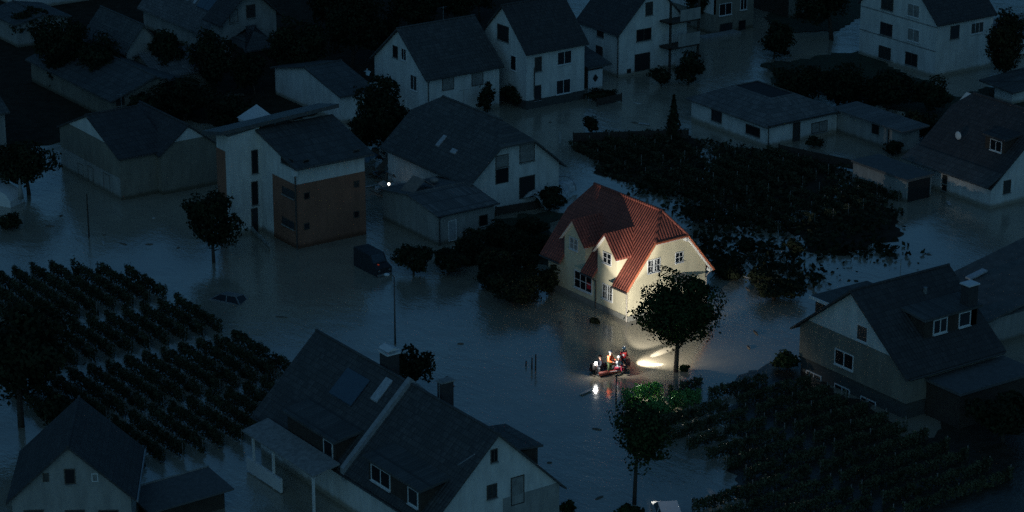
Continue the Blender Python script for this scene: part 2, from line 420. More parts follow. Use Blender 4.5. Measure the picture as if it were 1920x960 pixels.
h.part('ridge_cap', MB().tube([T(h.W/2, yA, zr), T(h.W/2, yB, zr)], 0.12, 8), RT, rf)
h.part('hip_cap', MB().tube([T(xa, -ov, zh), T(h.W/2, yA, zr)], 0.10, 8), RT, rf)
h.part('hip_cap', MB().tube([T(h.W-xa, -ov, zh), T(h.W/2, yA, zr)], 0.10, 8), RT, rf)
VERGE = plain('orange_verge_tiles', (0.42, 0.12, 0.055), 0.6)
h.part('verge_trim', MB().tube([T(-oh, -ov-.03, zl-.05), T(xa, -ov-.03, zh-.05), T(h.W-xa, -ov-.03, zh-.05), T(h.W+oh, -ov-.03, zl-.05)], 0.10, 6), VERGE, rf)
SOF = plain('white_soffit_boards', (0.7, 0.7, 0.68), 0.6, var=0.1)
so = MB()
for x0, z0_, x1, z1_ in ((-oh+.1, zl+kk*.1, xa, zh), (h.W-xa, zh, h.W+oh-.1, zl+kk*.1)):
    so.poly([(x0, -ov+.03, z0_), (x1, -ov+.03, z1_), (x1, 0, z1_), (x0, 0, z0_)], (0, 0, -0.05))
so.poly([(xa, -ov+.03, zh), (h.W-xa, -ov+.03, zh), (h.W-xa, 0, zh), (xa, 0, zh)], (0, 0, -0.05))
for x, z_ in ((h.W-xa, zh-.25), (h.W+oh-.25, zl+.1)): so.box(x-.12, x+.12, -ov+.05, 0, z_-.1, z_+.12)
h.part('soffit', so, SOF, rf)
for (y0, y1), pyap, nm in ((d1, 413, 'a'), (d2, 440, 'b')):
    yc = (y0+y1)/2; zt = h.z(pyap, 0, yc); zs = zt-(y1-y0)/2*1.15
    d = h.part('dormer', MB().poly([(0.0, y0, ze-.35), (0.0, y0, zs), (0, yc, zt), (0, y1, zs), (0, y1, ze-.35)], ((zt-ze)/kk, 0, 0)), CREAM)
    d.location.x = -0.03
    r2 = MB(); e = 0.28; kd = (zt-zs)/((y1-y0)/2)
    for sg, yo in ((-1, y0), (1, y1)):
        ye = yo+sg*e; zq = zs-kd*e
        r2.poly([(-0.35, ye, zq+.15), (-0.35, yc, zt+.15), ((zt-ze)/kk+.15, yc, zt+.15), (max((zq-ze)/kk, 0)+.15, ye, zq+.15)], (0, 0, -.146))
    h.part('dormer_roof', r2, RTX, d)
    v2 = MB()
    for sg, yo in ((-1, y0), (1, y1)):
        ye = yo+sg*e; zq = zs-kd*e
        v2.poly([(-.32, ye, zq), (-.32, yc, zt), (0, yc, zt), (0, ye, zq)], (0, 0, -.05))
    h.part('dormer_soffit', v2, SOF, d)
    if nm == 'a': h.win('L', 1077, 457, 14, 20, 2, 2, off=-0.03, parent=d, shut=True)
    else: h.win('L', 1139.5, 484, 14, 18, 2, 2, off=-0.03, parent=d)
h.part('plinth', MB().box(-.06, h.W+.06, -.06, h.D+.06, -.5, 0.42), PLINTH)
h.win('L', 1094, 528, 31, 30, 3, 2, mid=.16, fw=.08)
h.win('L', 1139.5, 548, 17, 26, 4, 2, mid=.16)
h.win('R', 1225.5, 498, 22, 22, 4, 2, mid=.22)
h.win('R', 1273, 482, 13, 17, 2, 2)
RED = plain('red_curtain', (0.5, 0.02, 0.03), 0.7)
a0, a1, z0, z1 = h.span('L', 1104.5, 536, 7, 12)
h.part('curtain', h.fbox(MB(), 'L', a0, a1, z0, z1, 0.03, 0.036), RED)
a0, a1, z0, z1 = h.span('R', 1270, 522, 24, 18)
h.part('porch_hood', MB().poly([(a0, -1.2, z0+.2), (a1, -1.2, z0+.2), (a1, 0, z0+.8), (a0, 0, z0+.8)], (0, 0, -.12)), CONC)
gz = zl+.03
for y0, y1 in ((-ov, d2[0]), (d2[1], d1[0]), (d1[1], h.D+ov)): h.part('gutter', MB().tube([(-oh-.08, y0, gz), (-oh-.08, y1, gz)], .08, 6), COPPER)
PIPE = plain('pale_downpipe', (0.42, 0.38, 0.33), 0.5)
h.part('downpipe', MB().tube([(-oh-.05, .5, gz), (-.1, .05, gz-.4), (-.1, .05, -.4)], .055, 8), PIPE)
h.part('downpipe', MB().tube([(-oh-.05, d2[1]+.3, gz), (-.1, d2[1]+.15, gz-.4), (-.1, d2[1]+.15, -.4)], .055, 8), COPPER)
h.part('downpipe', MB().tube([(h.W+oh, -.2, gz), (h.W+.02, -.1, gz-.4), (h.W+.02, -.1, -.4)], .055, 8), PIPE)

# --- three storey apartment block, ochre below and white above
h = House('apartment_block', 'three storey block with ochre lower walls, white top floor and slanted slate roof', 'apartment block', (558, 467), 0, xr=686, xl=489)
zt = h.z(347); ze = h.z(312); zb = h.z(243, 0, h.D)
k = (zb-ze)/h.D
(lambda *a: None)('B2 W %.1f D %.1f zt %.1f ze %.1f zb %.1f' % (h.W, h.D, zt, ze, zb))
ya = h.solve('L', 511, zt)
h.part('wall', MB().poly([(0, 0, -.5), (0, 0, ze), (0, h.D, zb), (0, h.D, -.5)], (h.W, 0, 0)), WHITE)
h.part('ochre_wall', MB().box(-.03, h.W+.03, -.03, ya, -.5, zt), OCHRE)
wt = h.solve('R', 428, 5, h.D); dt = 2.1
zt2 = zb+0.1
tw = h.part('stair_tower', MB().poly([(wt, h.D-.25, -.5), (wt, h.D-.25, zt2-.2), (0.02, h.D-.25, zt2+.15), (0.02, h.D-.25, -.5)], (0, dt, 0)), WHITE)
h.part('ochre_wall', MB().box(wt-.03, wt+.6, h.D+.35, h.D+dt+.03-.25, -.5, zt2-1.6), OCHRE)
th = .18
t_ = dict(SLATE); nm = t_.pop('name'); SL = tiles(nm, axis='x', **t_)
h.part('roof', MB().poly([(-.35, -.7, ze-k*.7+th), (h.W+.6, -.7, ze-k*.7+th), (h.W+.6, h.D-.1, zb+th), (-.35, h.D-.1, zb+th)], (0, 0, -th+.004)), SL)
zz = zt2+.2
h.part('roof_slab', MB().poly([(wt-.9, h.D-.75, zz), (h.W+.9, h.D-.75, zz+.55), (h.W+.9, h.D+dt+.6, zz-.2), (wt-.9, h.D+dt+.6, zz-.75)], (0, 0, .34)), plain('roof_fascia_metal', (0.085, 0.09, 0.095), 0.6))
for cx, cy in ((575, 367), (575, 424), (668, 345), (668, 402)): h.win('R', cx, cy, 8, 10, frame=DFRAME, sill=False, off=-.03)
for cx, cy in ((574, 306), (668, 287)): h.win('R', cx, cy, 9, 11, frame=DFRAME, sill=False)
for cx, cy in ((541, 361), (541, 418)): h.win('L', cx, cy, 22, 12, 2, frame=DFRAME, off=-.03)
h.win('L', 539, 302, 22, 12, 2, frame=DFRAME)
for cy, hh in ((303, 42), (362, 42), (414, 46)): h.win('R', 477.5, cy, 10, hh, frame=DFRAME, off=h.D-.25)
h.part('downpipe', MB().tube([(-.1, -.1, ze-.3), (-.1, -.1, -.4)], .07, 6), COPPER)
h.part('rainwater_box', MB().box(-.35, .02, -.35, .02, ze-.75, ze-.25), WFRAME)

# --- low barn with debris on it
h = House('barn', 'low grey plastered barn with torn panels on its shallow tiled roof', 'barn', (821, 461), 0, xr=927, xl=718)
ze = h.z(404); zr = h.z(366, 0, h.D*.5)
h.walls(ze, zr, 's', None, GREYW); h.roof(ze, zr, 's', PALET, oh=.3, ov=.25, th=.12)
h.gutter(ze, zr, 's', 0, oh=.3)
h.win('R', 848, 432, 13, 36, frame=WFRAME, sill=False, pane=plain('pale_door_leaf', (0.34, 0.36, 0.37), 0.6), name='door')
h.win('R', 906, 413, 14, 18, frame=DFRAME)
BARN = h

# --- big half-hipped slate house behind the barn
h = House('slate_roof_house', 'wide grey house under a huge slate half hipped roof with two small rooflights', 'house', (881, 340), 3.6, xr=1048, D=13.2)
ze = 3.6; zr = ze+h.W/2*.86; zh = h.span('R', 970, 271, 4, 4)[3]
(lambda *a: None)('B4 W', h.W, zr, zh)
h.walls(ze, zr, 't', zh, WHITE); h.roof(ze, zr, 't', MIDT, zh=zh, oh=.5, ov=.6, kh=.62)
h.win('R', 941, 302, 22, 21, frame=DFRAME, shut=True); h.win('R', 941, 329, 22, 26, frame=DFRAME, sill=False)
h.win('R', 988, 285, 26, 34, frame=DFRAME, shut=True)
h.win('R', 988, 350, 27, 38, frame=DFRAME, sill=False, pane=BLACKW, name='garage_door')
k = (zr-ze)/(h.W/2)
def rooflight(h, x, y, zf, w_=.8, l_=1.0, mat=None, name='rooflight', k=None):
    z0 = zf(x); z1 = zf(x+l_)
    return h.part(name, MB().poly([(x, y, z0+.26), (x, y+w_, z0+.26), (x+l_, y+w_, z1+.26), (x+l_, y, z1+.26)], (0, 0, -.12)), mat or plain('pale_rooflight_glass', (0.42, 0.44, 0.46), 0.3))
zf = lambda x: ze+k*x
def on_slope_L(h, px, py, ze, k):
    """point (x, y) of the left slope z = ze + k x under a picture point"""
    x = 1.0
    for _ in range(30):
        z_ = ze+k*x; p = P(px, py, z_)-h.o; l = h.R.inverted() @ Vector((p.x, p.y, 0)); x += (l.x-x)*.4
    return l.x, l.y
x, y = on_slope_L(h, 822, 279, ze, k); rooflight(h, x, y, zf, .5, .9)
x, y = on_slope_L(h, 853, 293, ze, k); rooflight(h, x, y, zf, .8, .3)

# --- white gabled house pair at the top
h = House('white_gable_house', 'white gabled house with shuttered side and three gable windows, behind the bushy conifer', 'house', (800, 145), 4.4, xr=936, xl=702, group=None)
ze = 4.4; zr = h.z(55, 0, h.D/2)
h.walls(ze, zr, 's', None, WHITE); h.roof(ze, zr, 's', SLATE, oh=.35, ov=.35); h.gutter(ze, zr, 's', 0, oh=.35)
h.win('L', 741.5, 97, 8, 20, 1, frame=DFRAME); h.win('L', 757.5, 102, 8, 20, 2, frame=WFRAME)
h.win('L', 776, 155, 11, 26, 2, frame=WFRAME)
h.win('R', 840, 155, 20, 25, frame=DFRAME, shut=True, sill=False); h.win('R', 895, 146, 20, 26, frame=DFRAME, shut=True, sill=False)
h = House('tall_white_house', 'tall white house with steep dark roof and bare gable facing left', 'house', (987, 206), 0, xr=1095, xl=903)
ze = h.z(96); zr = h.z(12, 0, h.D/2)
h.walls(ze, zr, 's', None, WHITE); h.roof(ze, zr, 's', SLATE2, oh=.35, ov=.3); h.gutter(ze, zr, 's', 0, oh=.35, pipe=False)
h.win('L', 943.5, 62, 20, 27, frame=DFRAME, pane=BLACKW); h.win('L', 963, 118, 9, 25, 1, frame=WFRAME)
h.win('R', 1009, 120, 11, 24, frame=DFRAME); h.win('R', 1058, 108, 25, 22, 2, frame=WFRAME)
h.win('R', 1008, 174, 11, 26, frame=DFRAME); h.win('R', 1056, 162, 25, 24, 2, frame=WFRAME)
h.part('plinth', MB().box(-.05, h.W+.05, -.05, h.D+.05, -.5, .9), plain('dark_plinth', (0.07, 0.07, 0.065), 0.9))
h.part('wall_lamp', MB().tube([(.9, -.1, 4.2), (.9, -.1, 1.2)], .05, 6), COPPER)
h = House('balcony_house', 'white gabled house with dark timber balconies on its right end', 'house', (1160, 146), 0, xr=1286, xl=1085)
ze = h.z(62); zr = ze+h.W/2*1.0
h.walls(ze, zr, 't', None, WHITE); h.roof(ze, zr, 't', SLATE2, oh=.3, ov=.3)
h.gutter(ze, zr, 't', 0, oh=.3)
h.win('L', 1126, 58, 11, 20, frame=DFRAME); h.win('L', 1124, 95, 11, 15, frame=DFRAME)
h.win('R', 1207, 65, 26, 20, 2, frame=DFRAME); h.win('R', 1217, 16, 12, 22, frame=DFRAME)
h.win('R', 1204, 116, 27, 30, frame=DFRAME, sill=False, pane=BLACKW, name='garage_door'); h.win('R', 1179, 133, 6, 6, frame=DFRAME, sill=False)
bx0 = h.solve('R', 1236, 3)
bal = h.part('balcony', MB().box(bx0, h.W+.3, -1.8, -.003, 2.5, 2.7).box(bx0, h.W+.3, -1.8, -.003, 5.2, 5.4).box(bx0, bx0+.2, -1.8, -1.6, -.4, 7.6).box(h.W+.1, h.W+.3, -1.8, -1.6, -.4, 7.6), DARKW)
h.part('balcony_parapet', MB().box(bx0+1.1, h.W+.3, -1.86, -1.803, 2.7, 4.0), GREYW, bal)
h.part('balcony_parapet', MB().box(bx0+1.3, h.W+.3, -1.86, -1.803, 5.4, 6.6), GREYW, bal)
h.part('balcony_parapet', MB().box(bx0+.8, h.W+.3, -1.86, -1.803, -.3, 1.2), GREYW, bal)
h = House('garage', 'small garage with grey sloping roof and white door bearing a dark diamond', 'garage', (1101, 166), 0, xr=1130, D=5.2)
ze = h.z(128)
h.part('wall', MB().box(0, h.W, 0, h.D, -.5, ze), DARKW)
h.part('roof', MB().poly([(-.3, -.5, ze+.2), (h.W+.8, -.5, ze+.2), (h.W+.8, h.D, ze+1.3), (-.3, h.D, ze+1.3)], (0, 0, -.19)), tiles('weathered_grey_tiles', (0.095, 0.095, 0.092), 'x'))
dr = h.part('garage_door', MB().box(.08, h.W-.08, -.05, -.002, -.3, ze-.3), WFRAME)
cx_, cz_ = h.W*.5, ze*.45
h.part('diamond_panel', MB().poly([(cx_-.35, -.052, cz_), (cx_, -.052, cz_+.45), (cx_+.35, -.052, cz_), (cx_, -.052, cz_-.45)], (0, -.02, 0)), BLACKW, dr)
h = House('beige_house', 'white and beige house with four framed windows at the top edge, right of the balconies', 'house', (1337, 66), 0, xr=1412, xl=1262)
ze = h.z(-28)
h.walls(ze, ze+3, 's', None, BEIGE); h.roof(ze, ze+3, 's', SLATE2)
h.part('upper_wall', MB().box(-.04, .3, 0, h.D, h.z(28), ze-.1), WHITE)
h.win('R', 1360, 17, 22, 20, 2, frame=WFRAME); h.win('R', 1394, 8, 11, 18, 2, frame=WFRAME)
h.win('R', 1361, 52, 22, 15, frame=DFRAME); h.win('R', 1391, 50, 12, 22, frame=DFRAME)
h.part('terrace', MB().box(-2.2, h.W*.5, -1.4, -.003, -.4, .25), CONC)
h = House('timber_house', 'dim brown timber clad house at the top edge, right of the beige house', 'house', (1478, 34), 0, W=7, D=8)
h.walls(4.5, 8, 't', None, BEIGE); h.roof(4.5, 8, 't', SLATE2)
h.part('wall_cladding', MB().box(-.06, -.003, 0, 8, -.4, 4.4), DARKW)

# --- tall white gable top right
h = House('gable_end_block', 'tall white gable end with six windows in pairs and two thin string courses', 'apartment house', (1752, 146), 0, xr=1857, xl=1610)
ze = h.z(44); zr = ze+h.D/2*.95
h.walls(ze, zr, 's', None, WHITE); h.roof(ze, zr, 's', SLATE2, oh=.3, ov=.25)
a, b_, c_, d_ = h.span('L', 1690, 72, 4, 4), 0, 0, 0
for cx, cy in ((1664, 7), (1713, 20), (1662, 55), (1713, 66), (1659, 99), (1709, 111)):
    sh = (cx == 1713); h.win('L', cx, cy, 21, 21, 2, frame=DFRAME if not sh else WFRAME, shut=sh)
for z_ in (h.z(52, 0, 0), h.z(97, 0, 0)): h.part('string_course', MB().box(-.05, -.002, 0, h.D, z_-.05, z_+.05), CONC)
h.win('R', 1790, 60, 15, 22, frame=DFRAME); h.win('R', 1832, 52, 22, 18, 3, frame=WFRAME)

# --- bungalows
def lowroof(h, ze, tile, inset=3.0, rise=1.0, oh=.45, th=.15, topmat=None):
    W, D = h.W, h.D; z0 = ze-rise/inset*oh
    T = lambda x, y, z_: (x, y, z_+th+.004)
    i = inset; mbx, mby = MB(), MB()
    t = dict(tile); nm = t.pop('name'); r = None
    for ax_, pl_ in (('y', [T(-oh, -oh, z0), T(i, i, ze+rise), T(i, D-i, ze+rise), T(-oh, D+oh, z0)]), ('y', [T(W+oh, -oh, z0), T(W-i, i, ze+rise), T(W-i, D-i, ze+rise), T(W+oh, D+oh, z0)]),
                     ('x', [T(-oh, -oh, z0), T(W+oh, -oh, z0), T(W-i, i, ze+rise), T(i, i, ze+rise)]), ('x', [T(-oh, D+oh, z0), T(W+oh, D+oh, z0), T(W-i, D-i, ze+rise), T(i, D-i, ze+rise)])):
        q_ = h.part('roof' if r is None else 'roof_slope', MB().poly(pl_, (0, 0, -th)), tiles(nm, axis=ax_, **t), r); r = r or q_
    h.part('roof_deck', MB().box(i, W-i, i, D-i, ze, ze+rise+.02), topmat or plain('black_roof_felt', (0.02, 0.02, 0.022), 0.9), r)
h = House('bungalow', 'low white bungalow with grey hipped roof and two dark windows facing left', 'bungalow', (1437, 277), 0, xr=1568, xl=1296)
ze = h.z(234)
h.walls(ze, mat=WHITE); lowroof(h, ze, PALET, 2.9, 1.35)
h.win('L', 1344, 216, 18, 22, frame=DFRAME); h.win('L', 1412, 245, 25, 15, frame=DFRAME)
h.win('R', 1493, 246, 12, 34, frame=DFRAME, sill=False, name='door'); h.win('R', 1536, 238, 28, 18, 2, frame=DFRAME, shut=True)
h.gutter(ze, ze+.1, 's', 0, oh=.5)
h = House('annex_bungalow', 'small low annex with plain grey roof and one window, right of the bungalow', 'annex', (1690, 290), 0, xr=1722, xl=1567)
ze = h.z(247)
h.walls(ze, mat=GREYW)
h.part('roof', MB().poly([(-.5, -.5, ze+.18), (h.W+.8, -.5, ze+.25), (h.W+.8, h.D+.4, ze+.25), (-.5, h.D+.4, ze+.18)], (0, 0, -.17)), tiles('grey_concrete_tiles', (0.16, 0.155, 0.15), 'y'))
h.win('L', 1642, 240, 12, 20, frame=DFRAME); h.part('downpipe', MB().tube([(-.08, .9*2, ze), (-.08, .9*2, -.4)], .06, 6), COPPER)
h = House('flat_garage', 'flat roofed grey concrete garage block alone in the dark garden', 'garage', (1698, 380), 0, xr=1745, xl=1598)
ze = h.z(340)
h.walls(ze, mat=GREYW); h.part('roof', MB().box(-.15, h.W+.15, -.15, h.D+.15, ze+.003, ze+.2), plain('felt_roofing', (0.11, 0.11, 0.11), 0.9))
h.part('side_wall', MB().box(.2, h.W-.2, -.04, -.002, -.3, ze-.1), BLACKW)
h = House('big_roof_house', 'large house with broad dark roof carrying a satellite dish and long white side wall', 'house', (1856, 392), 0, W=13, xl=1706)
ze = h.z(350); zr = ze+5.2
h.walls(ze, zr, 't', None, WHITE); h.roof(ze, zr, 't', SLATE2, oh=.3, ov=.3, zh=zr-1.2)
k = (zr-ze)/(h.W/2)
h.part('lean_to_roof', MB().poly([(-.9, -.4, ze+.15), (.95, -.4, ze+1.1), (.95, h.D+.4, ze+1.1), (-.9, h.D+.4, ze+.15)], (0, 0, -.1)), tiles('weathered_grey_tiles', (0.095, 0.095, 0.092), 'y'))
h.win('L', 1772, 336, 7, 13, frame=DFRAME); h.win('L', 1771, 352, 7, 9, frame=DFRAME)
h.win('R', 1888, 350, 12, 22, frame=DFRAME)
x, y = on_slope_L(h, 1801, 268, ze, k); zz = ze+k*x
dish = h.part('satellite_dish', MB().ball((x-.35, y, zz+.75), .38, 12, 6, sx=.25, z0=-1), WFRAME)
h.part('dish_mast', MB().tube([(x, y, zz), (x-.2, y, zz+.7)], .03, 6), COPPER, dish)
h.boxdormer('L', 1.2, 3.6, ze+1.9, ze+3.4, 2.6, 5.5, DARKW, SLATE2)
h.win_at('L', 1.6, 2.9, ze+2.3, ze+3.2, 2, off=2.6)
h = House('white_shed', 'small white walled shed with grey roof at the right edge, above the broad roof', 'shed', (1897, 197), 0, W=4, xl=1864)
ze = h.z(172); h.walls(ze, mat=WHITE)
h.part('roof', MB().poly([(-.8, -.8, ze+.2), (6, -.8, ze+.5), (6, h.D+1.5, ze+.8), (-.8, h.D+1.5, ze+.5)], (0, 0, -.18)), tiles('weathered_grey_tiles', (0.095, 0.095, 0.092), 'y'))
h = House('low_white_building', 'low pale building with flat roof at the right edge, below the top corner', 'building', (1905, 108), 0, W=8, D=6)
ze = h.z(68); h.walls(ze, mat=WHITE, base=-.4); h.part('roof', MB().box(-.3, h.W+.3, -.3, h.D+.3, ze+.003, ze+.25), CONC)

# --- large house lower right
h = House('dormer_house', 'large gabled house with two framed gable windows, flat dormer and tall white capped chimney', 'house', (1697, 788), 0, xr=1862, xl=1497)
ze = h.z(699); zr = h.z(546, 0, h.D/2); zw = h.z(757)
(lambda *a: None)('B15', h.W, h.D, ze, zr, zw)
k = (zr-ze)/(h.D/2)
h.part('plinth', MB().box(.12, h.W-.1, .1, h.D-.1, -.5, zw), plain('dark_plinth', (0.07, 0.07, 0.065), 0.9))
h.walls(ze, zr, 's', None, BEIGE, base=zw-.02)
c0 = h.span('L', 1505, 592, 3, 3)[2]; c1 = h.span('L', 1672, 668, 3, 3)[2]
zc = (c0+c1)/2; ta = (zc-ze)/k
h.part('gable_cladding', MB().poly([(-.04, max(ta, 0), zc), (-.04, h.D/2, zr-.03), (-.04, h.D-max(ta, 0), zc)], (.038, 0, 0)), WHITE)
h.roof(ze, zr, 's', SLATE2, oh=.5, ov=.55)
h.gutter(ze, zr, 's', 0, oh=.5, pipe=False)
h.win('L', 1583, 674, 32, 26, 2, off=-.0, fw=.09); h.win('L', 1617, 625, 18, 27, 1, off=-.04, fw=.09)
for cx, cy in ((1526, 708), (1579, 733), (1628, 757)): h.win('L', cx, cy, 26, 15, 2, off=.12, sill=False, fw=.08)
# front dormer on the right-facing slope: z = ze + k*y
dz = 2.1
xa_, xb_ = 3.0, 8.2; yb_ = 1.6
h.boxdormer('R', xa_, xb_, ze+k*yb_-.1, ze+k*yb_+1.5, yb_, (1.6+k*yb_)/k+.6, DARKW, MIDT, slope=.1)
h.win_at('R', xa_+.9, xa_+2.1, ze+k*yb_+.35, ze+k*yb_+1.3, 2, off=yb_, fw=.09); h.win_at('R', xa_+3.4, xa_+4.4, ze+k*yb_+.35, ze+k*yb_+1.3, 1, off=yb_, fw=.09)
# dormer on the far slope
mb = MB().box(.6, 5.6, h.D-3.4, h.D-.9, ze+.5, ze+k*3.0); dd = h.part('dormer', mb, DARKW)
h.part('dormer_roof', MB().box(.3, 5.9, h.D-3.6, h.D-.6, ze+k*3.0+.003, ze+k*3.0+.16), tiles('weathered_grey_tiles', (0.095, 0.095, 0.092), 'x'), dd)
h.part('dormer_trim', MB().box(.22, .29, h.D-3.6, h.D-.6, ze+k*3.0-.05, ze+k*3.0+.2), WFRAME, dd)
h.chimney(h.W-1.0, 2.0, ze, ze+k*2+2.9, .95, .8, capmat=WFRAME)
h.part('roof_vent', MB().tube([(5.6, 4.4, ze+k*4.4), (5.6, 4.4, ze+k*4.4+.55)], .16, 8), METAL)
ex = h.part('extension', MB().box(1.9, 9.2, -3.4, -.003, -.5, ze-1.0), DARKW)
h.part('extension_roof', MB().box(1.7, 9.4, -3.6, -.003, ze-.997, ze-.8), plain('felt_roofing', (0.11, 0.11, 0.11), 0.9), ex)
h = House('grey_roof_building', 'long low building with broad pale grey roof and rooflight at the right edge', 'building', (1845, 640), 0, W=14, D=1)
h.o = P(1842, 655); h.root.location = h.o; h.W = 14; h.D = 7
h.walls(2.2, mat=GREYW)
h.part('roof', MB().poly([(-.6, -.6, 2.4), (14, -.6, 5.0), (14, 7.5, 5.0), (-.6, 7.5, 2.4)], (0, 0, -.18)), plain('old_fibre_roofing', (0.11, 0.11, 0.105), 0.85, ns=1.2, var=.4))
h.part('rooflight', MB().poly([(3.6, 5.2, 3.4), (5.4, 5.2, 3.73), (5.4, 5.8, 3.73), (3.6, 5.8, 3.4)], (0, 0, -.14)), plain('pale_rooflight_glass', (0.42, 0.44, 0.46), 0.3))

# --- long double house, bottom centre
h = House('double_house', 'long dark roofed double house split by a pale parapet, grey gable to the right', 'house', (815, 1050), 0, xr=1040, D=22)
g = House('x', None, None, (812, 976), 3.1, W=1, D=1); bpy.data.objects.remove(g.root)
h.o = Vector((g.o.x, g.o.y, 0)); h.root.location = h.o
ze = 3.1; h.W = h.solve('R', 1047, ze); zr = h.z(815, h.W/2, 0); k = (zr-ze)/(h.W/2)
h.D = 1
for _ in range(40):
    q = Q(h.wp(h.W/2, h.D, zr))[0]; h.D += (q-597)/26
(lambda *a: None)('B17', h.W, h.D, zr, k)
h.walls(ze, zr, 't', None, WHITE); h.roof(ze, zr, 't', SLATE, oh=.45, ov=.3)
h.part('lower_wall', MB().box(h.W*.55, h.W+.04, -.05, -.002, -.4, ze+.1), GREYW)
yp = h.solve('L', 772, zr, h.W/2)
pw = .42
yp = None
for y in np.arange(1, 20, .05):
    if Q(h.wp(h.W/2, y, zr))[0] < 772: yp = float(y); break
h.part('parapet_wall', MB().poly([(-.5, yp, ze-k*.5-.3), (-.5, yp, ze-k*.5+.55), (h.W/2, yp, zr+.55), (h.W+.5, yp, ze-k*.5+.55), (h.W+.5, yp, ze-k*.5-.3)], (0, pw, 0)), plain('parapet_zinc', (0.30, 0.31, 0.32), 0.7))
h.win('R', 926, 854, 10, 22, 2, frame=DFRAME); h.win('R', 922, 921, 16, 24, 2, frame=DFRAME)
h.win('R', 970, 919, 22, 52, frame=DFRAME, shut=True, sill=False)
def dl(xf, y0, y1, hgt, wins, wm=DARKW):
    """shed dormer on the left slope with its front at local x = xf"""
    zb = ze+k*xf; back = xf+(hgt+.3)/k+.4
    h.boxdormer('L', y0, y1, zb-.1, zb+hgt, xf, back, wm, MIDT, slope=.16, oh=.3)
    for a, b_ in wins: h.win_at('L', a, b_, zb+.35, zb+hgt-.25, 2 if b_-a > 1.2 else 1, off=xf, fw=.09)
x1, y1 = on_slope_L(h, 690, 905, ze, k); x2, y2 = on_slope_L(h, 792, 962, ze, k)
(lambda *a: None)('dormer R', x1, y1, x2, y2)
xf = (x1+x2)/2; dl(xf, min(y1, y2), max(y1, y2), 1.6, [(max(y1, y2)-2.5, max(y1, y2)-.4), (min(y1, y2)+.4, min(y1, y2)+1.4)])
x1, y1 = on_slope_L(h, 540, 815, ze, k); x2, y2 = on_slope_L(h, 630, 872, ze, k)
(lambda *a: None)('dormer L', x1, y1, x2, y2)
xf = (x1+x2)/2; dl(xf, min(y1, y2), max(y1, y2), 1.6, [(min(y1, y2)+.4, min(y1, y2)+1.4)])
x, y = on_slope_L(h, 655, 766, ze, k)
PV = plain('blue_solar_glass', (0.055, 0.085, 0.115), 0.25, var=0.15)
zf = lambda xx: ze+k*xx
h.part('solar_panel', MB().poly([(x, y-.2, zf(x)+.3), (x, y+2.6, zf(x)+.3), (x+1.5, y+2.6, zf(x+1.5)+.3), (x+1.5, y-.2, zf(x+1.5)+.3)], (0, 0, -.09)), PV)
x, y = on_slope_L(h, 702, 757, ze, k); rooflight(h, x, y-.3, zf, .8, 1.25)
# dormer beyond the ridge
zb = ze+k*1.2
dd = h.part('dormer', MB().box(h.W-3.2, h.W-1.2, .6, 4.4, zb, zb+1.5), DARKW)
h.part('dormer_roof', MB().poly([(h.W-4.6, .4, zb+2.05), (h.W-.9, .4, zb+1.65), (h.W-.9, 4.6, zb+1.65), (h.W-4.6, 4.6, zb+2.05)], (0, 0, -.14)), tiles('weathered_grey_tiles', (0.095, 0.095, 0.092), 'y'), dd)
def yridge(px):
    for y in np.arange(-1, 30, .05):
        if Q(h.wp(h.W/2, y, zr))[0] < px: return float(y)
h.chimney(h.W/2+1.0, yridge(826)+.9, zr-1.5, zr+.95, .9, .55)
c_ = h.chimney(h.W/2+.7, yridge(722)+.5, zr-1.5, zr+1.0, .9, 1.0, mat=BRICK, capmat=WFRAME)
h.part('chimney_hood', MB().poly([(h.W/2+.2, yridge(722)-.1, zr+1.3), (h.W/2+.7, yridge(722)-.1, zr+1.5), (h.W/2+1.2, yridge(722)-.1, zr+1.3)], (0, 1.2, 0)), WFRAME, c_)
# canopy and balcony on the left half
py0, py1 = h.solve('L', 602, 2.9, -1.9), h.solve('L', 468, 2.9, -1.9)
(lambda *a: None)('canopy', py0, py1, h.D)
zc = 3.0
cn = h.part('canopy', MB().poly([(-2.5, py0, zc-.15), (-.46, py0, zc+.25), (-.46, py1, zc+.25), (-2.5, py1, zc-.15)], (0, 0, .1)), CONC)
for yy in (py0+.3, (py0+py1)/2+.8, py1-1.2): h.part('post', MB().box(-2.35, -2.2, yy, yy+.15, -.4, zc-.1), WFRAME, cn)
h.part('balcony_parapet', MB().box(-2.4, -2.25, (py0+py1)/2-.2, py1-.3, .1, 1.1), WFRAME, cn)
h.part('gutter', MB().tube([(-.55, -.3, ze-k*.45), (-.55, h.D+.3, ze-k*.45)], .08, 6), COPPER)
h.part('satellite_arm', MB().tube([(2.6, .6, ze+k*2.6+.15), (2.2, .5, ze+k*2.6+.5), (3.3, .2, ze+k*2.6+1.1)], .035, 6), METAL)

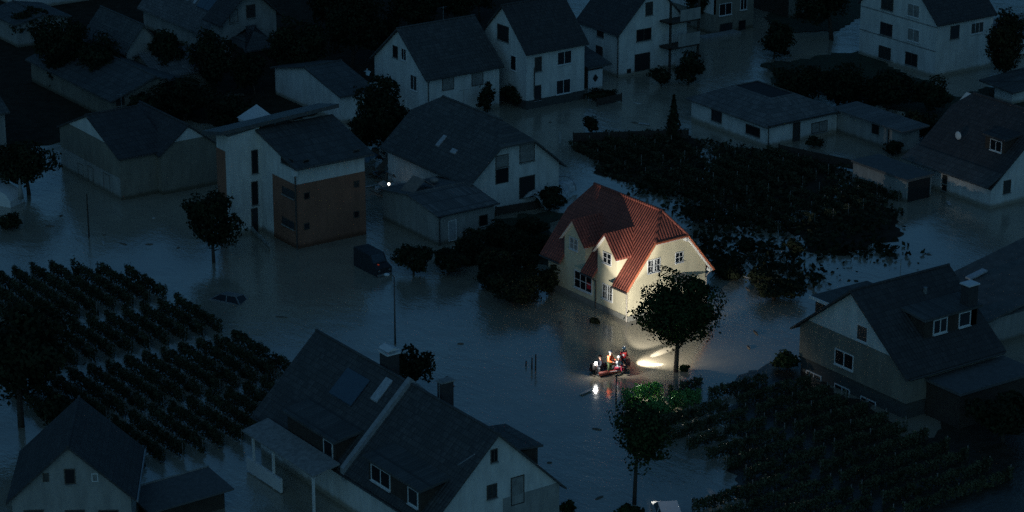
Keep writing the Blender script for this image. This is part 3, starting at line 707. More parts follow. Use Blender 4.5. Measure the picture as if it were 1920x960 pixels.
# --- bottom left house facing the camera
h = House('steep_roof_house', 'pale gabled house at the bottom edge, one attic window between two tiny ones', 'house', (22, 935), 3.8, xr=245, D=7.5, yaw=-31)
ze = 3.8; zr = h.z(838, h.W/2, 0)
h.walls(ze, zr, 't', None, GREYW); h.roof(ze, zr, 't', SLATE2, oh=.35, ov=.35)
h.win('R', 131, 893, 17, 26, frame=DFRAME); h.win('R', 86, 895, 8, 13, frame=DFRAME, sill=False); h.win('R', 178, 895, 9, 13, frame=WFRAME, sill=False, shut=True)
for cx in (64, 141, 204): h.win('R', cx, 972, 34, 30, 2, frame=DFRAME)
h.gutter(ze, zr, 't', 1, oh=.35, pipe=False, mat=METAL)
h = House('carport', 'low shed roof of weathered boards beside the pale gable, bottom left', 'carport', (289, 953), 1.5, xr=432, D=2.9)
ze = 1.4
cp = h.part('roof', MB().poly([(-.6, -.5, ze), (h.W, -.5, ze+.1), (h.W, h.D, ze+.4), (-.6, h.D, ze+.3)], (0, 0, .12)), MATS['felt_roofing'])
h.part('fascia', MB().poly([(-.63, h.D+.003, ze+.25), (h.W+.03, h.D+.003, ze+.35), (h.W+.03, h.D+.06, ze+.35), (-.63, h.D+.06, ze+.25)], (0, 0, .26)), CONC, cp)
h.part('wall', MB().box(.2, h.W-.3, .3, h.D-.3, -.4, ze-.05), DARKW)

# --- old farm on the left
h = House('half_clad_farmhouse', 'old farmhouse with pale upper gable over a greenish wall with three openings', 'farmhouse', (228, 376), 0, xr=320, xl=116)
ze = h.z(298); zr = h.z(218, 0, h.D/2)
h.walls(ze, zr, 's', None, BEIGE); h.roof(ze, zr, 's', SLATE2, oh=.25, ov=.2)
k = (zr-ze)/(h.D/2); za = ze+.35*(zr-ze)
h.part('gable_cladding', MB().poly([(-.05, .35*h.D/2, za), (-.05, h.D/2, zr-.05), (-.05, h.D-.35*h.D/2, za)], (.048, 0, 0)), WHITE)
h.part('lower_wall', MB().box(-.04, -.002, 0.02, h.D-.02, -.4, ze*.52), GREYW)
for cx, cy, ww, hh in ((152, 318, 9, 20), (171, 330, 9, 34), (201, 345, 11, 36)): h.win('L', cx, cy, ww, hh, frame=DFRAME, sill=False)
h = House('farm_wing', 'dim farm wing with small pale gable facing right, next to the ochre block', 'farm building', (305, 366), 0, xr=408, D=9)
ze = h.z(290); zr = h.z(237, h.W/2, 0)
h.walls(ze, zr, 't', None, BEIGE); h.roof(ze, zr, 't', SLATE2, oh=.25, ov=.2)
h.part('gable_cladding', MB().poly([(h.W*.22, -.04, ze+(zr-ze)*.44), (h.W/2, -.04, zr-.05), (h.W*.78, -.04, ze+(zr-ze)*.44)], (0, .038, 0)), WHITE)
h = House('yard_lean_to', 'sagging pale corrugated lean-to between the two farm gables', 'lean-to', (232, 352), 0, W=4.6, D=2.4)
h.part('roof', MB().poly([(0, 0, 2.0), (4.6, 0, 2.1), (4.6, 2.4, 2.7), (0, 2.4, 2.6)], (0, 0, .08)), MATS['weathered_grey_tilesy'])
h.part('wall', MB().box(.1, 4.5, .4, 2.2, -.4, 1.95), DARKW)

# --- upper left roofs
def simple(name, label, corner, z, W, D, ze, zr, axis, wall, tile, xr=None, xl=None, zh=None, cat='building', **kw):
    h = House(name, label, cat, corner, z, W=W, D=D, xr=xr, xl=xl)
    h.walls(ze, zr, axis, zh, wall); h.roof(ze, zr, axis, tile, zh=zh, **kw); return h
h = simple('narrow_house', 'narrow house with grey gable wall and greenish grey roof, left of two round trees', (237, 93), 4.4, None, 9, 4.4, 6.6, 't', GREYW, MIDT, xr=300, cat='house')
h = simple('long_barn', 'long low barn with weathered pale roof at the left, above the farmhouse', (215, 232), 0, 9, None, 2.4, 4.0, 't', BEIGE, MIDT, xl=60, cat='barn')
h.win('R', 225, 190, 14, 14, frame=DFRAME)
h = simple('field_barn', 'low barn with streaked grey roof under the two round trees', (300, 190), 0, None, 7, 2.6, 4.0, 's', BEIGE, PALET, xr=395, cat='barn')
h = simple('left_edge_house', 'house with pale wall cut off by the left edge beside the dark tree', (-105, 318), 0, None, 9, 4.6, 7, 's', GREYW, MIDT, xr=14, cat='house')
h = simple('edge_shed', 'flat grey roofed shed at the left edge near the big dark tree', (34, 90), 0, 6, 7, 2.6, 3.2, 't', GREYW, MIDT, cat='shed')
h = simple('top_left_building', 'white building cut off by the top left corner', (42, 20), 0, 22, 9, 4.2, 6.6, 's', WHITE, SLATE, cat='building')
h = House('solar_house', 'house whose roof is covered with blue solar panels and two rooflights, at the top', 'house', (398, 60), 2.8, W=7, xl=268)
ze = 2.8; zr = ze+3.9; k = (zr-ze)/(h.W/2)
h.walls(ze, zr, 't', None, GREYW); h.roof(ze, zr, 't', PALET, oh=.6, ov=.3)
zf = lambda xx: ze+k*xx
for i in range(9):
    for j in range(2):
        if j == 0 and i in (3, 4): continue
        y0 = .8+i*(h.D-1.4)/9; x0 = 1.15+j*1.55
        p_ = h.part('solar_panel', MB().poly([(x0, y0, zf(x0)+.3), (x0, y0+(h.D-1.4)/9-.07, zf(x0)+.3), (x0+1.48, y0+(h.D-1.4)/9-.07, zf(x0+1.48)+.3), (x0+1.48, y0, zf(x0+1.48)+.3)], (0, 0, -.08)), PV)
for i in (3, 4):
    y0 = .8+(i+.3)*(h.D-1.4)/9; rooflight(h, 1.3, y0, zf, .5, 1.1)
h = House('round_gable_house', 'pale gabled house with two dark windows at the top, right of the solar roof', 'house', (420, 122), 0, W=None, xr=520, D=2.6)
ze = h.z(38); zr = ze+h.W/2*.95; zh = ze+h.W/2*.65
h.walls(ze, zr, 't', zh, GREYW); h.roof(ze, zr, 't', SLATE2, zh=zh, oh=.6, ov=.7)
h.win('R', 470, 21, 15, 22, frame=DFRAME); h.win('R', 438, 30, 14, 22, frame=DFRAME, shut=True)
h = simple('hipped_outbuilding', 'outbuilding with dark hipped roof in front of the pale round gabled house', (462, 132), 0, None, 3.5, 2.4, 4.0, 's', DARKW, SLATE, xr=515, zh=2.4, kh=.6, cat='outbuilding')
h = simple('slate_shed', 'flat slate roofed shed behind the upper edge of the apartment block', (640, 232), 0, None, None, 2.8, 4.2, 's', WHITE, MIDT, xr=700, xl=517, cat='shed')
h = House('pavilion_tent', 'small white peaked party tent standing behind the slanted slate roof', 'tent', (474, 282), 0, W=2.6, D=2.6)
h.part('canvas', MB().poly([(0, 0, 2.6), (2.6, 0, 2.6), (2.6, 2.6, 2.6), (0, 2.6, 2.6)], (0, 0, -.3)), WFRAME)
mb = MB(); mb.v = [(-.1, -.1, 2.6), (2.7, -.1, 2.6), (2.7, 2.7, 2.6), (-.1, 2.7, 2.6), (1.3, 1.3, 4.0)]; mb.f = [[0, 1, 4], [1, 2, 4], [2, 3, 4], [3, 0, 4]]
h.part('tent_roof', mb, WFRAME)
for x, y in ((.05, .05), (2.5, .05), (2.5, 2.5), (.05, 2.5)): h.part('pole', MB().box(x, x+.06, y, y+.06, -.4, 2.3), METAL)

# ------------------------------------------------------------------ land that stands clear of the flood
def land(name, pix, z, mat):
    pts = [P(x, y, z) for x, y in pix]; out = []
    for a, b_ in zip(pts, pts[1:]+pts[:1]):
        d = b_-a; n = max(2, int(d.length/.6)); nn = Vector((-d.y, d.x, 0)).normalized()
        for i in range(n):
            q = a+d*(i/n); j = .35*math.sin(q.x*.9+q.y*.5)+.3*math.sin(q.x*2.3-q.y*1.9)+.2*math.sin(q.x*5.1+q.y*4.3); q = q+nn*j; out.append((q.x, q.y))
    return ground_sheet(name, out, z, mat)
land('garden_ground', [(1075, 262), (1290, 248), (1330, 300), (1300, 350), (1250, 360), (1130, 325)], .06, MUD)
land('garden_ground', [(1345, 275), (1430, 295), (1560, 300), (1560, 380), (1440, 415), (1350, 375)], .06, MUD)
land('garden_ground', [(1590, 345), (1680, 402), (1700, 438), (1590, 475), (1520, 468), (1470, 425), (1575, 390)], .06, MUD)
land('lawn', [(845, 425), (985, 400), (1060, 400), (1030, 440), (1045, 500), (930, 470)], .08, GRASS)
land('slope_ground', [(-260, -40), (700, -60), (690, 150), (520, 250), (320, 225), (100, 270), (-260, 330)], .05, MUD)
land('wood_ground', [(560, -200), (1040, -200), (1000, 60), (880, 110), (690, 150)], .06, MUD)
land('far_meadow', [(1400, -200), (1700, -200), (1640, 20), (1560, 60), (1440, 60)], .06, GRASS)
land('orchard_ground', [(1430, 120), (1610, 95), (1790, 180), (1920, 150), (1960, 330), (1760, 225), (1600, 185), (1460, 170)], .07, GRASS)
land('vineyard_ground', [(1400, 692), (1482, 676), (1730, 830), (1760, 800), (1990, 740), (1990, 1030), (1390, 1030), (1410, 940), (1350, 880), (1400, 830), (1355, 770)], .05, plain('puddled_mud', (0.05, 0.042, 0.03), 0.35, ns=0.8, var=0.5, bump=0.08))

# ------------------------------------------------------------------ trees and plants
def quads(name, pos, nrm, size, mats, parent=None, asp=1.5):
    n = len(pos); t = rng.normal(size=(n, 3)); t -= nrm*(t*nrm).sum(1)[:, None]; t /= np.linalg.norm(t, axis=1)[:, None]+1e-9
    b_ = np.cross(nrm, t); s = size[:, None]*.5
    v = np.empty((n, 4, 3)); v[:, 0] = pos-t*s*asp; v[:, 1] = pos+b_*s; v[:, 2] = pos+t*s*asp; v[:, 3] = pos-b_*s
    me = bpy.data.meshes.new(name); me.vertices.add(n*4); me.vertices.foreach_set('co', v.reshape(-1).astype(np.float32))
    me.loops.add(n*4); me.loops.foreach_set('vertex_index', np.arange(n*4, dtype=np.int32))
    me.polygons.add(n); me.polygons.foreach_set('loop_start', np.arange(0, n*4, 4, dtype=np.int32)); me.polygons.foreach_set('loop_total', np.full(n, 4, dtype=np.int32))
    me.materials.append(mats); me.update(calc_edges=True)
    if name is None: return me
    o = bpy.data.objects.new(name, me); C.objects.link(o); o.parent = parent; return o
def crown_points(rx, rz, n, lobes=14, cone=False, gap=.12):
    if cone:
        h = rng.random(n)**1.3; a = rng.random(n)*2*math.pi; r = (1-h)*rx*(.75+.3*np.sin(a*5+h*30))*rng.uniform(.75, 1.02, n)
        p = np.stack([r*np.cos(a), r*np.sin(a), -rz+2*rz*h], 1); nn = np.stack([np.cos(a), np.sin(a), .5+0*a], 1)
    else:
        c = rng.normal(size=(lobes, 3)); c /= np.linalg.norm(c, axis=1)[:, None]; c *= rng.uniform(.50, .70, lobes)[:, None]; lr = rng.uniform(.28, .42, lobes)
        c = np.vstack([c, [[0, 0, 0]]]); lr = np.append(lr, .64)
        wgt = lr**2; k = rng.choice(lobes+1, n, p=wgt/wgt.sum())
        d = rng.normal(size=(n, 3)); d /= np.linalg.norm(d, axis=1)[:, None]
        p = c[k]+d*lr[k][:, None]*rng.uniform(.72, 1.06, n)[:, None]; nn = d
        p = p*(1+.10*np.sin(p[:, :1]*9+p[:, 1:2]*7)+.08*np.sin(p[:, 2:3]*11+p[:, :1]*5)); k2 = rng.random(n) < .05; p[k2] *= rng.uniform(1.0, 1.18, (k2.sum(), 1))
        p *= np.array([rx, rx, rz])
    nn = nn+rng.normal(size=nn.shape)*.55; nn /= np.linalg.norm(nn, axis=1)[:, None]
    return p, nn
TREE_N = 0
def tree(label, base, box, mat=None, kind='tree', lean=0, n=None, leaf=.21, group=None, name=None, cone=False, lobes=14, dens=1.0, cat=None):
    mat = mat or LEAFD
    o = P(*base); cx, cy = (box[0]+box[2])/2, (box[1]+box[3])/2; pm = ppm(o)
    zc = z_for(o, cy); pm = ppm((o.x, o.y, zc)); rx = (box[2]-box[0])/2.0/pm
    hy = (box[3]-box[1])/1.95/pm; rz = math.sqrt(max(hy*hy-(rx*.34)**2, (hy*.5)**2))/.93
    dx = (cx-base[0])/pm; off = Vector((dx*_ca, -dx*_sa, 0))
    r = empty(name or ('shrub' if kind == 'shrub' else 'conifer' if cone else 'broadleaf_tree'), o, 0, label, cat or kind, group)
    n = n or int(min(30000, max(700, 1.9*dens*rx*(rx+2*rz)/3*4*math.pi/(leaf*leaf)*1.15)))
    p, nn = crown_points(rx, rz, n, lobes, cone); p = p+np.array([off.x, off.y, zc]); p = p[p[:, 2] > -.15] if True else p
    nn = nn[:len(p)]
    quads('crown' if kind != 'shrub' else 'foliage', p, nn, rng.uniform(.7, 1.35, len(p))*leaf, mat, r)
    tr = MB(); tw_ = max(.05, rx*.055); zt = zc+rz*.25
    tr.tube([(0, 0, -.5), (off.x*.2, off.y*.2, max(zc-rz, .1)*.9), (off.x*.6, off.y*.6, zc-rz*.3), (off.x, off.y, zt)], [tw_*1.25, tw_, tw_*.7, tw_*.2], 8)
    for i in range(6):
        a = i*1.05+.4; z0 = max(zc-rz, .1)*.9+rz*(.15+.12*i); e = Vector((off.x+math.cos(a)*rx*.65, off.y+math.sin(a)*rx*.65, min(z0+rz*.55, zc+rz*.7)))
        st = Vector((off.x*.4, off.y*.4, z0)); tr.tube([st, st.lerp(e, .5)+Vector((0, 0, -.1*rx)), e], [tw_*.5, tw_*.32, tw_*.1], 5)
    tr.build('trunk' if kind != 'shrub' else 'stem', BARK, r, True)
    return r
# the two trees beside the boat and their companions
tree('round crowned dark tree standing in lit water right of the cream house', (1267, 697), (1196, 506, 1350, 668), LEAF, leaf=.16, lobes=26, dens=1.25)
tree('slim stemmed round tree in water at the bottom, below the lit shrubs', (1189, 945), (1137, 752, 1262, 874), LEAF, leaf=.15, lobes=22)
tree('broad dark tree with pale trunk base before the white stair tower', (401, 492), (340, 352, 456, 470), LEAFD)
tree('small twiggy tree rising beside the white capped chimney', (777, 748), (729, 646, 818, 724), LEAFD, leaf=.17)
tree('big bushy conifer hiding the white gable, tallest at its left peak', (720, 300), (660, 138, 782, 285), LEAFD)
tree('smooth round black tree beside the narrow grey gable', (318, 168), (270, 58, 362, 152), LEAFD)
tree('round tree with brownish top, second from the narrow grey gable', (395, 178), (350, 56, 442, 165), LEAFD)
tree('large dark tree right of the pale round gabled house', (560, 165), (503, 34, 622, 152), LEAFD)
tree('large black tree between the left edge and the narrow house', (120, 165), (52, 28, 190, 152), LEAFD)
tree('black tree overlapping the long barn roof below the two round trees', (345, 225), (288, 140, 420, 222), LEAFD)
tree('low black tree at the far left above the white tent', (55, 365), (-20, 255, 112, 350), LEAFD)
tree('huge black tree over the vineyard at the left edge', (40, 800), (-70, 560, 150, 760), LEAFD, leaf=.26)
tree('dark tree behind the steep bottom left roof', (150, 845), (70, 735, 150, 800), LEAFD)
tree('dark tree at the top edge, left of the white gabled houses', (660, 130), (600, -20, 735, 110), LEAFD)
tree('dark tree behind the slate ridge at the top edge', (800, 100), (720, -60, 830, 60), LEAFD)
tree('dark tree peeping over the ridge between the two white houses', (870, 90), (810, -60, 915, 45), LEAFD)
tree('pointed black conifer in the garden left of the bungalow', (1262, 262), (1242, 180, 1282, 258), LEAFD, cone=True)
tree('black tree in the orchard behind the bungalow, left one', (1490, 190), (1440, 110, 1545, 190), LEAFD)
tree('black tree in the orchard behind the annex', (1570, 200), (1520, 108, 1630, 198), LEAFD)
tree('black tree touching the white gable end from below', (1665, 205), (1600, 125, 1720, 205), LEAFD)
tree('black tree right of the white gable end', (1745, 215), (1700, 140, 1790, 210), LEAFD)
tree('dark tree at the top right edge above the white shed', (1880, 165), (1830, 20, 1935, 150), LEAFD)
tree('dark tree at the top edge left of the white gable end', (1560, 75), (1470, -60, 1600, 40), LEAFD)
tree('dark tree between the balconies and the beige house', (1290, 160), (1262, 90, 1320, 160), LEAFD)
tree('black tree in shade right of the dark extension, lower right', (1880, 830), (1800, 730, 1950, 820), LEAFD)
tree('small climbing tree by the tall white house wall', (962, 198), (936, 156, 990, 196), LEAFD)
tree('narrow dark tree in the gap between the white houses', (914, 215), (896, 150, 930, 215), LEAFD)
EXTRA = [
 ('black tree right of the large left edge tree, over the long barn', (200, 178), (140, 55, 240, 168)),
 ('black tree at the top left below the white corner building', (70, 80), (20, 10, 110, 75)),
 ('dark tree between the second round tree and the dark hipped outbuilding', (480, 178), (435, 95, 505, 172)),
 ('low black tree right of the field barn roof', (430, 245), (380, 160, 480, 240)),
 ('black tree behind the half clad farmhouse roof', (270, 240), (235, 160, 320, 235)),
 ('dark tree in the top wood, next to the large tree right of the pale gable', (690, 60), (620, -40, 700, 50)),
 ('dark tree in the wood at the top, above the bushy conifer', (745, 105), (700, 20, 765, 95)),
 ('dark tree in the wood at the top, over the slate ridge', (760, 30), (730, -60, 830, 25)),
 ('dark tree in the wood at the top edge, left of the tall white gable', (900, 40), (850, -60, 935, 20)),
 ('dark tree in the wood at the top edge, right of the large left tree', (600, 60), (570, -40, 650, 50)),
 ('dark tree above the dark timber balconies', (1310, 60), (1285, -30, 1330, 30)),
 ('black tree between timber house and road at the top', (1450, 110), (1420, 40, 1490, 108)),
 ('black tree left of the big dark roof with the dish', (1720, 265), (1680, 200, 1760, 262)),
 ('dark tree in the yard behind the wreckage heap', (690, 290), (650, 210, 715, 285)),
]
for lb, b_, bx in EXTRA: tree(lb, b_, bx, LEAFD, leaf=.22)
SHR = [
 ('wide hedge shrub left of the hedge middle, by the parked van', (840, 515), (800, 455, 880, 515)),
 ('hedge shrub on the lawn side behind the middle of the hedge', (940, 460), (890, 415, 985, 470)),
 ('hedge shrub at the lawn end near the cream house roof', (1000, 440), (960, 398, 1030, 450)),
 ('hedge shrub wedged between the two largest hedge shrubs', (985, 530), (945, 470, 1020, 540)),

 ('round black shrub in water right of the parked dark van', (775, 515), (735, 452, 820, 515)),
 ('tall hedge shrub at the barn corner', (870, 490), (838, 428, 925, 500)),
 ('leafy shrub in the middle of the flooded hedge', (930, 535), (880, 455, 985, 555)),
 ('large dark shrub at the water end of the hedge', (960, 568), (895, 500, 1025, 575)),
 ('shrub behind the hedge below the torn plastic tunnel', (990, 480), (940, 430, 1042, 500)),
 ('rounded shrub touching the left wall of the cream house', (1035, 555), (1005, 490, 1052, 560)),
 ('shrub under the crumpled plastic tunnel', (1030, 395), (1005, 348, 1065, 400)),
 ('small round bush at the trunk of the boatside tree', (1283, 695), (1272, 683, 1293, 698)),
 ('tiny floating bush in front of the cream house plinth', (1116, 605), (1106, 596, 1126, 608)),
 ('dark shrub between the garden water and the cream house roof', (1330, 415), (1285, 378, 1378, 420)),
 ('long dark shrub at the road bend right of the cream house', (1450, 560), (1400, 520, 1515, 562)),
 ('low shrub half covered in reeds, right of the cream gable', (1360, 520), (1330, 490, 1402, 525)),
 ('pale tipped shrub at the garden corner above the road', (1420, 530), (1395, 498, 1462, 532)),
 ('bush at the left corner of the dormer house', (1478, 690), (1440, 655, 1502, 692)),
 ('thin bush among the garden debris', (1490, 490), (1470, 440, 1510, 490)),
 ('wet bush on the small garden island', (1395, 470), (1375, 445, 1425, 475)),
 ('black bush on the top edge of the vegetable garden', (1110, 250), (1088, 212, 1130, 248)),
 ('bush before the bungalow door', (1525, 275), (1508, 255, 1545, 276)),
 ('bush at the annex corner', (1672, 292), (1655, 262, 1695, 295)),
 ('bush on the slate ridge side of the white house wall', (905, 205), (885, 178, 915, 205)),
 ('bush under the balcony house garage', (1240, 160), (1215, 118, 1262, 160)),
 ('dark bush at the foot of the small garage', (1130, 185), (1095, 165, 1165, 187)),
 ('low bush by the bottom gable corner', (1065, 955), (1045, 935, 1085, 965)),
 ('bush at the very bottom under the slim tree', (1180, 965), (1155, 945, 1210, 970)),
 ('reedy bush at the left shore near the closed parasol', (25, 430), (-10, 395, 45, 430)),
]
for lb, b_, bx in SHR: tree(lb, b_, bx, LEAFD if bx[1] < 600 else LEAF, kind='shrub', leaf=.16, lobes=9)
ORD = ['first', 'second', 'third', 'fourth', 'fifth', 'sixth', 'seventh', 'eighth', 'ninth', 'tenth', 'eleventh', 'twelfth', 'thirteenth', 'fourteenth', 'fifteenth', 'sixteenth', 'seventeenth', 'eighteenth', 'nineteenth', 'twentieth']
# trellised vine rows -------------------------------------------------
def vine_proto(L, hgt=1.12, wid=.36, dens=330, mat=None, leaf=.115):
    n = int(L*dens); x = rng.random(n)*L
    bump = .92+.07*np.sin(x*2.1+rng.random()*6)+.06*np.sin(x*5.3+1)+.05*np.sin(x*11); z = -.1+(hgt*bump+.1)*rng.random(n)**.6; y = rng.uniform(-1, 1, n)*wid*.5
    k = rng.random(n) < .03; z[k] += rng.random(k.sum())*.3; gp = rng.random()*L; k = (abs(x-gp) < .35) & (rng.random(n) < .8); z[k] *= .35
    p = np.stack([x, y, z], 1); nn = rng.normal(size=(n, 3)); nn[:, 1] *= 1.6; nn /= np.linalg.norm(nn, axis=1)[:, None]
    return p, nn, leaf, mat or VINE
def vine_objs(L, **k):
    p, nn, leaf, mat = vine_proto(L, **k)
    o = quads('foliage', p, nn, rng.uniform(.7, 1.4, len(p))*leaf, mat)
    return o.data, o
POSTM = None
pm_ = MB().tube([(0, 0, -.5), (0, 0, 1.05)], .04, 6); _po = pm_.build('post', plain('grey_vine_post', (0.22, 0.2, 0.18), .8)); POST = _po.data; bpy.data.objects.remove(_po)
CACHE = {}
def vine_row(x, y, L, rz, label, group, var=0, **k):
    key = (round(L, 1), var, k.get('mat'), k.get('hgt'))
    if key not in CACHE:
        me, o = vine_objs(L, **k); bpy.data.objects.remove(o); CACHE[key] = me
    r = empty('vine_row', (x, y, 0), rz, label, 'vine row', group)
    f = bpy.data.objects.new('foliage', CACHE[key]); C.objects.link(f); f.parent = r
    for q in (.1, L/2, L-.1):
        p_ = bpy.data.objects.new('post', POST); C.objects.link(p_); p_.parent = r; p_.location = (q, 0, rnd.uniform(-.1, .1))
for i in range(13):
    s_ = 89.3-1.52*i; tip = 187.4 if i > 3 else (182.4, 184.6, 186.0, 187.0)[i]
    for bi, (t0, t1, nm) in enumerate(((175.4, tip, 'far block by the tree shadow'), (166.5, 173.9, 'block above the pale lane'), (155.6, 164.6, 'block below the pale lane'), (147.0, 155.0, 'near block by the carport'))):
        q = Q((s_, (t0+t1)/2, 1))
        if q[0] < -30: continue
        if bi >= 2 and i == 0: pass
        vine_row(s_+rnd.uniform(-.05, .05), t0, t1-t0, math.pi/2, '%s vine row from the road side in the %s' % (ORD[i], nm), 'vine rows in the left vineyard', var=i % 3)
for i in range(13):
    t_ = 136.6-2.05*i; s0 = 104.6 if t_ > 122 else 98.5; s1 = min(119.3, 119.6-.0*i)
    if i == 0: s1 = 112.5; s0 = 105.4
    if i == 1: s1 = 117; s0 = 104.9
    mid = (s0+s1)/2
    for a, b_, nm in ((s0, mid-.3, 'water side half'), (mid+.5, s1, 'house side half')):
        if i == 0 and nm == 'water side half':
            vine_row(a, t_, b_-a, 0, 'bright green lit vine row nearest the boat', 'vine rows in the right vineyard', mat=LEAF_LIT, hgt=1.55, wid=.9, dens=520, leaf=.13); continue
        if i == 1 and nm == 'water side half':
            vine_row(a, t_, b_-a, 0, 'half lit green vine row just behind the brightest one', 'vine rows in the right vineyard', mat=LEAF_LIT, hgt=1.3, wid=.7, dens=420, leaf=.13, var=1); continue
        vine_row(a, t_, b_-a, rnd.uniform(-.01, .01), '%s vine row from the boat in the right vineyard, %s' % (ORD[i], nm), 'vine rows in the right vineyard', var=i % 3, hgt=.95, wid=.36, dens=300, mat=VINE2)
for i in range(9):
    s_ = 140+2.05*i
    for t0, t1, nm in ((180.5, 190.5, 'far end'), (168.5, 179, 'middle'), (160, 167, 'near end')):
        a, b_ = t0+rnd.uniform(0, 1.5), t1-rnd.uniform(0, 1.5)
        if nm == 'far end' and s_ > 150: continue
        if nm == 'middle' and s_ > 156: continue
        vine_row(s_, a, b_-a, math.pi/2, '%s bean row from the cream house in the dark garden, %s' % (ORD[i], nm), 'rows in the dark garden', hgt=.9, wid=.5, mat=VINE, dens=200)
# scattered garden weeds poking out of the water
def weeds():
    n = 2600; c_ = np.array([[P(x, y).x, P(x, y).y] for x, y in [(1300, 400), (1350, 440), (1400, 420), (1440, 470), (1380, 490), (1480, 430), (1500, 520), (1340, 500), (1560, 470), (1240, 360), (1600, 430), (1650, 470), (1330, 470), (1460, 500), (1420, 380), (1310, 370)]])
    k = rng.integers(0, len(c_), n); p = np.zeros((n, 3)); p[:, :2] = c_[k]+rng.normal(size=(n, 2))*1.3; p[:, 2] = rng.random(n)*.5
    nn = rng.normal(size=(n, 3)); nn /= np.linalg.norm(nn, axis=1)[:, None]
    o = quads('flooded_weeds', p, nn, rng.uniform(.15, .5, n), LEAFD); tag(o, 'dark tangled weeds poking out of the flooded garden', 'weeds', kind='stuff')
weeds()
def cover():
    n = 11000; tri = [((1075, 262), (1290, 248), (1250, 370)), ((1075, 262), (1250, 370), (1130, 330)), ((1300, 262), (1560, 300), (1440, 430)), ((1290, 262), (1440, 430), (1260, 350)), ((1560, 300), (1700, 410), (1500, 470)), ((1440, 130), (1790, 190), (1600, 200))]
    T_ = np.array([[[*P(x, y).xy] for x, y in t] for t in tri]); ar = np.array([abs((t[1][0]-t[0][0])*(t[2][1]-t[0][1])-(t[1][1]-t[0][1])*(t[2][0]-t[0][0])) for t in T_])
    k = rng.choice(len(tri), n, p=ar/ar.sum()); a, b_ = rng.random(n), rng.random(n); f = a+b_ > 1; a[f], b_[f] = 1-a[f], 1-b_[f]
    p = np.zeros((n, 3)); p[:, :2] = T_[k, 0]*(1-a-b_)[:, None]+T_[k, 1]*a[:, None]+T_[k, 2]*b_[:, None]
    cl = np.sin(p[:, 0]*1.3+np.sin(p[:, 1]*.7)*2)+np.sin(p[:, 1]*1.7+np.sin(p[:, 0]*.9)*2); p[:, 2] = .05+rng.random(n)*np.clip(.25+.3*cl, .08, .9)
    nn = rng.normal(size=(n, 3)); nn[:, 2] += .8; nn /= np.linalg.norm(nn, axis=1)[:, None]
    o = quads('ground_cover', p, nn, rng.uniform(.12, .38, n), leafmat('olive_weeds', (0.022, 0.026, 0.013), (0.065, 0.062, 0.035))); tag(o, 'low tangled weeds and vegetable plants covering the dark gardens', 'ground cover', kind='stuff')
cover()

# ------------------------------------------------------------------ lamps and posts
def lamp_mat(name, col, s_): return plain(name, (.8, .8, .8), .3, emit=col, es=s_)
GLOW = lamp_mat('lit_lamp_glass', (1.0, .96, .86), 7)
o = P(741, 645); r = empty('street_lamp', o, 0, 'tall thin street lamp standing in the open water, unlit', 'street lamp')
zt = z_for(o, 520); MB().tube([(0, 0, -.5), (0, 0, 1), (0, 0, zt)], [.09, .07, .05], 8).build('pole', COPPER, r, True)
MB().tube([(0, 0, zt), (-.12*_ca, .12*_sa, zt+.18), (-.45*_ca, .45*_sa, zt+.25)], .035, 6).build('arm', COPPER, r, True)
MB().ball((-.55*_ca, .55*_sa, zt+.22), .24, 10, 6, sz=.45).build('lamp_head', WFRAME, r, True)
o = P(1155, 757); zt = z_for(o, 705); r = empty('path_lamp', o, 0, 'short dark lamp post with flat head below the rescue boat', 'lamp post')
MB().tube([(0, 0, -.4), (0, 0, zt)], [.06, .045], 8).build('pole', COPPER, r, True)
MB().tube([(-.1, .05, zt), (.15*_ca, -.15*_sa, zt+.06), (.5*_ca, -.5*_sa, zt+.1)], [.05, .09, .05], 8).build('lamp_head', COPPER, r, True)
o = P(833, 792); zt = z_for(o, 716); r = empty('swan_neck_lamp', o, 0, 'swan necked lamp with bell shade above the dark ridge', 'street lamp')
a_ = [(math.cos(math.pi*(1-q/8)), math.sin(math.pi*(1-q/8))) for q in range(9)]
MB().tube([(0, 0, -.4), (0, 0, zt)], .05, 8).build('pole', COPPER, r, True)
MB().tube([((.26+.26*c_)*_ca, -(.26+.26*c_)*_sa, zt+.42*s_) for c_, s_ in a_], .03, 6).build('arm', COPPER, r, True)
MB().tube([(.52*_ca, -.52*_sa, zt), (.52*_ca, -.52*_sa, zt-.12), (.52*_ca, -.52*_sa, zt-.35)], [.04, .10, .24], 10).build('lamp_shade', COPPER, r, True)
for px, py, hh, lb in ((997, 692, .9, 'taller'), (1004, 694, 1.25, 'right'), (986, 686, .4, 'lowest')):
    o = MB().tube([(0, 0, -.4), (.03, 0, hh)], [.07, .05], 7).build('marker_post', BARK, None, loc=P(px, py)); tag(o, {'taller': 'dark stump left of the tallest post in open water', 'right': 'tallest dark post sticking out of the open water', 'lowest': 'lowest dark stub in the open water'}[lb], 'post', 'posts in open water')
o = MB().tube([(0, 0, -.4), (0, 0, 3.9)], [.08, .06], 8).build('utility_pole', BARK, None, loc=P(167, 445)); tag(o, 'thin wooden pole on the shore between farmhouse and vineyard', 'pole')

